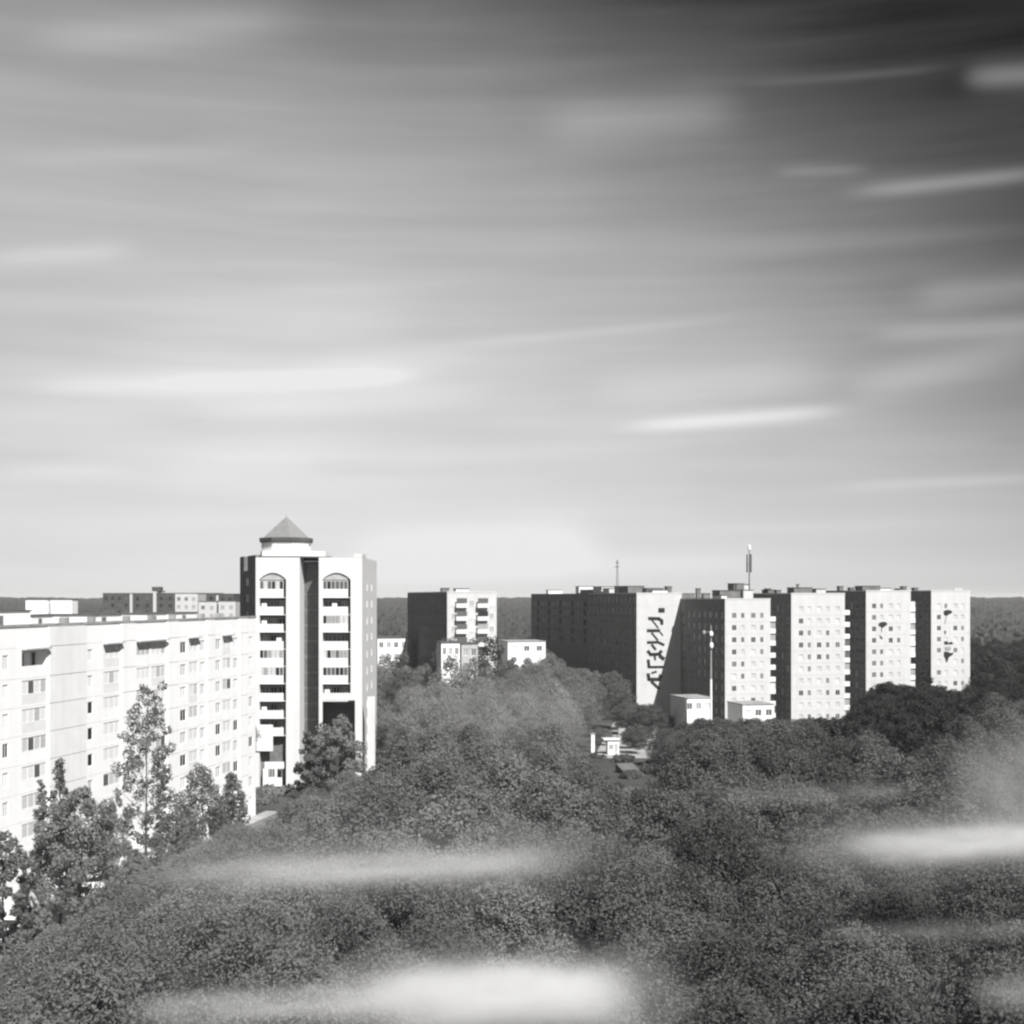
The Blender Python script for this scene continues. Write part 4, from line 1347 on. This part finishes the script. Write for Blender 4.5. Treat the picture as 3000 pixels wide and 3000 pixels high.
# ------------------------------------------------------------------ added pale volumes imitating streaks of glare
vm_cache = {}
def glare_mat(dens, fall=2.4):
    m = bpy.data.materials.new('glare_volume')
    m.use_nodes = True
    n = m.node_tree; n.nodes.clear()
    lk = n.links.new
    tcn = n.nodes.new('ShaderNodeTexCoord')
    vl = n.nodes.new('ShaderNodeVectorMath'); vl.operation = 'DOT_PRODUCT'
    sx3 = n.nodes.new('ShaderNodeSeparateXYZ'); lk(tcn.outputs['Object'], sx3.inputs[0])
    xx = n.nodes.new('ShaderNodeMath'); xx.operation = 'MULTIPLY'
    lk(sx3.outputs[0], xx.inputs[0]); lk(sx3.outputs[0], xx.inputs[1])
    cb = n.nodes.new('ShaderNodeCombineXYZ')
    lk(xx.outputs[0], cb.inputs[0]); lk(sx3.outputs[1], cb.inputs[1]); lk(sx3.outputs[2], cb.inputs[2])
    lk(cb.outputs[0], vl.inputs[0]); lk(cb.outputs[0], vl.inputs[1])
    s1 = n.nodes.new('ShaderNodeMath'); s1.operation = 'SUBTRACT'; s1.use_clamp = True
    s1.inputs[0].default_value = 1.0
    lk(vl.outputs['Value'], s1.inputs[1])
    s2 = n.nodes.new('ShaderNodeMath'); s2.operation = 'POWER'
    lk(s1.outputs[0], s2.inputs[0]); s2.inputs[1].default_value = fall
    s3 = n.nodes.new('ShaderNodeMath'); s3.operation = 'MULTIPLY'
    mpn = n.nodes.new('ShaderNodeMapping'); mpn.inputs['Scale'].default_value = (2.6, 1.2, 1.7)
    lk(tcn.outputs['Object'], mpn.inputs[0])
    no = n.nodes.new('ShaderNodeTexNoise'); no.inputs['Scale'].default_value = 1.3; no.inputs['Detail'].default_value = 2.0
    lk(mpn.outputs[0], no.inputs['Vector'])
    mr_ = n.nodes.new('ShaderNodeMapRange')
    mr_.inputs['From Min'].default_value = .25; mr_.inputs['From Max'].default_value = .7
    mr_.inputs['To Min'].default_value = dens * .35; mr_.inputs['To Max'].default_value = dens * 1.7
    lk(no.outputs[0], mr_.inputs[0])
    lk(s2.outputs[0], s3.inputs[0]); lk(mr_.outputs[0], s3.inputs[1])
    pv = n.nodes.new('ShaderNodeVolumePrincipled')
    pv.inputs['Color'].default_value = (.97, .97, .97, 1)
    lk(s3.outputs[0], pv.inputs['Density'])
    ou = n.nodes.new('ShaderNodeOutputMaterial')
    lk(pv.outputs[0], ou.inputs['Volume'])
    return m
def glare(label, x1, y1, x2, y2, th, Y, dens, dy=3.0, fall=3.0):
    A = Vector((at(x1, Y), Y, zat(y1, Y))); B = Vector((at(x2, Y), Y, zat(y2, Y)))
    mb = MB().ball((0, 0, 0), 1.0, 24, 14)
    mb.v = [(math.copysign(math.sqrt(abs(p[0])), p[0]), p[1], p[2]) for p in mb.v]
    o = mb.build('glare_streak', glare_mat(dens, fall))
    o.location = (A + B) / 2
    o.rotation_euler = (0, -math.atan2(B.z - A.z, B.x - A.x), 0)
    o.scale = ((B - A).length / 2 * 1.12, dy, th / F * Y)
    tag(o, label, 'glare', 'streaks of glare added over the canopy', 'stuff')
    return o
glare('added broad bright bank of glare over the canopy, bottom centre', 1030, 2925, 1900, 2914, 150, 46, 1.05, 3.4, 5.0)
glare('added thin veil of glare round the bright bottom bank', 880, 2935, 2050, 2910, 210, 47, .16, 4.0)
glare('added pale tail of glare left of the bright bottom bank', 360, 2960, 1300, 2926, 66, 45, .30, 2.8)
glare('added long pale streak of glare across the lower middle', 400, 2570, 1800, 2518, 82, 66, .24, 4.0, 4.5)
glare('added wide thin veil of glare around the long pale streak', 250, 2560, 1950, 2500, 190, 68, .03, 6.0)
glare('added wide thin veil of glare around the right hand streak', 2250, 2500, 3300, 2440, 170, 72, .05, 6.0)
glare('added bright streak of glare at the right edge', 2420, 2490, 3300, 2447, 85, 70, .42, 4.0, 4.5)
glare('added soft patch of glare at the right edge above the bright streak', 2760, 2340, 3400, 2260, 290, 90, .055, 7.0)
glare('added faint streak of glare low at the right', 2400, 2742, 3150, 2712, 24, 55, .10, 3.0)
glare('added faint band of glare over the middle of the wood', 1120, 2110, 1800, 2090, 190, 190, .0045, 45.0)
glare('added faint band of glare right of centre over the wood', 2050, 2345, 2760, 2310, 50, 100, .03, 6.0)
glare('added faint patch of glare in the lower right corner', 2850, 2930, 3150, 2880, 60, 47, .15, 3.0)
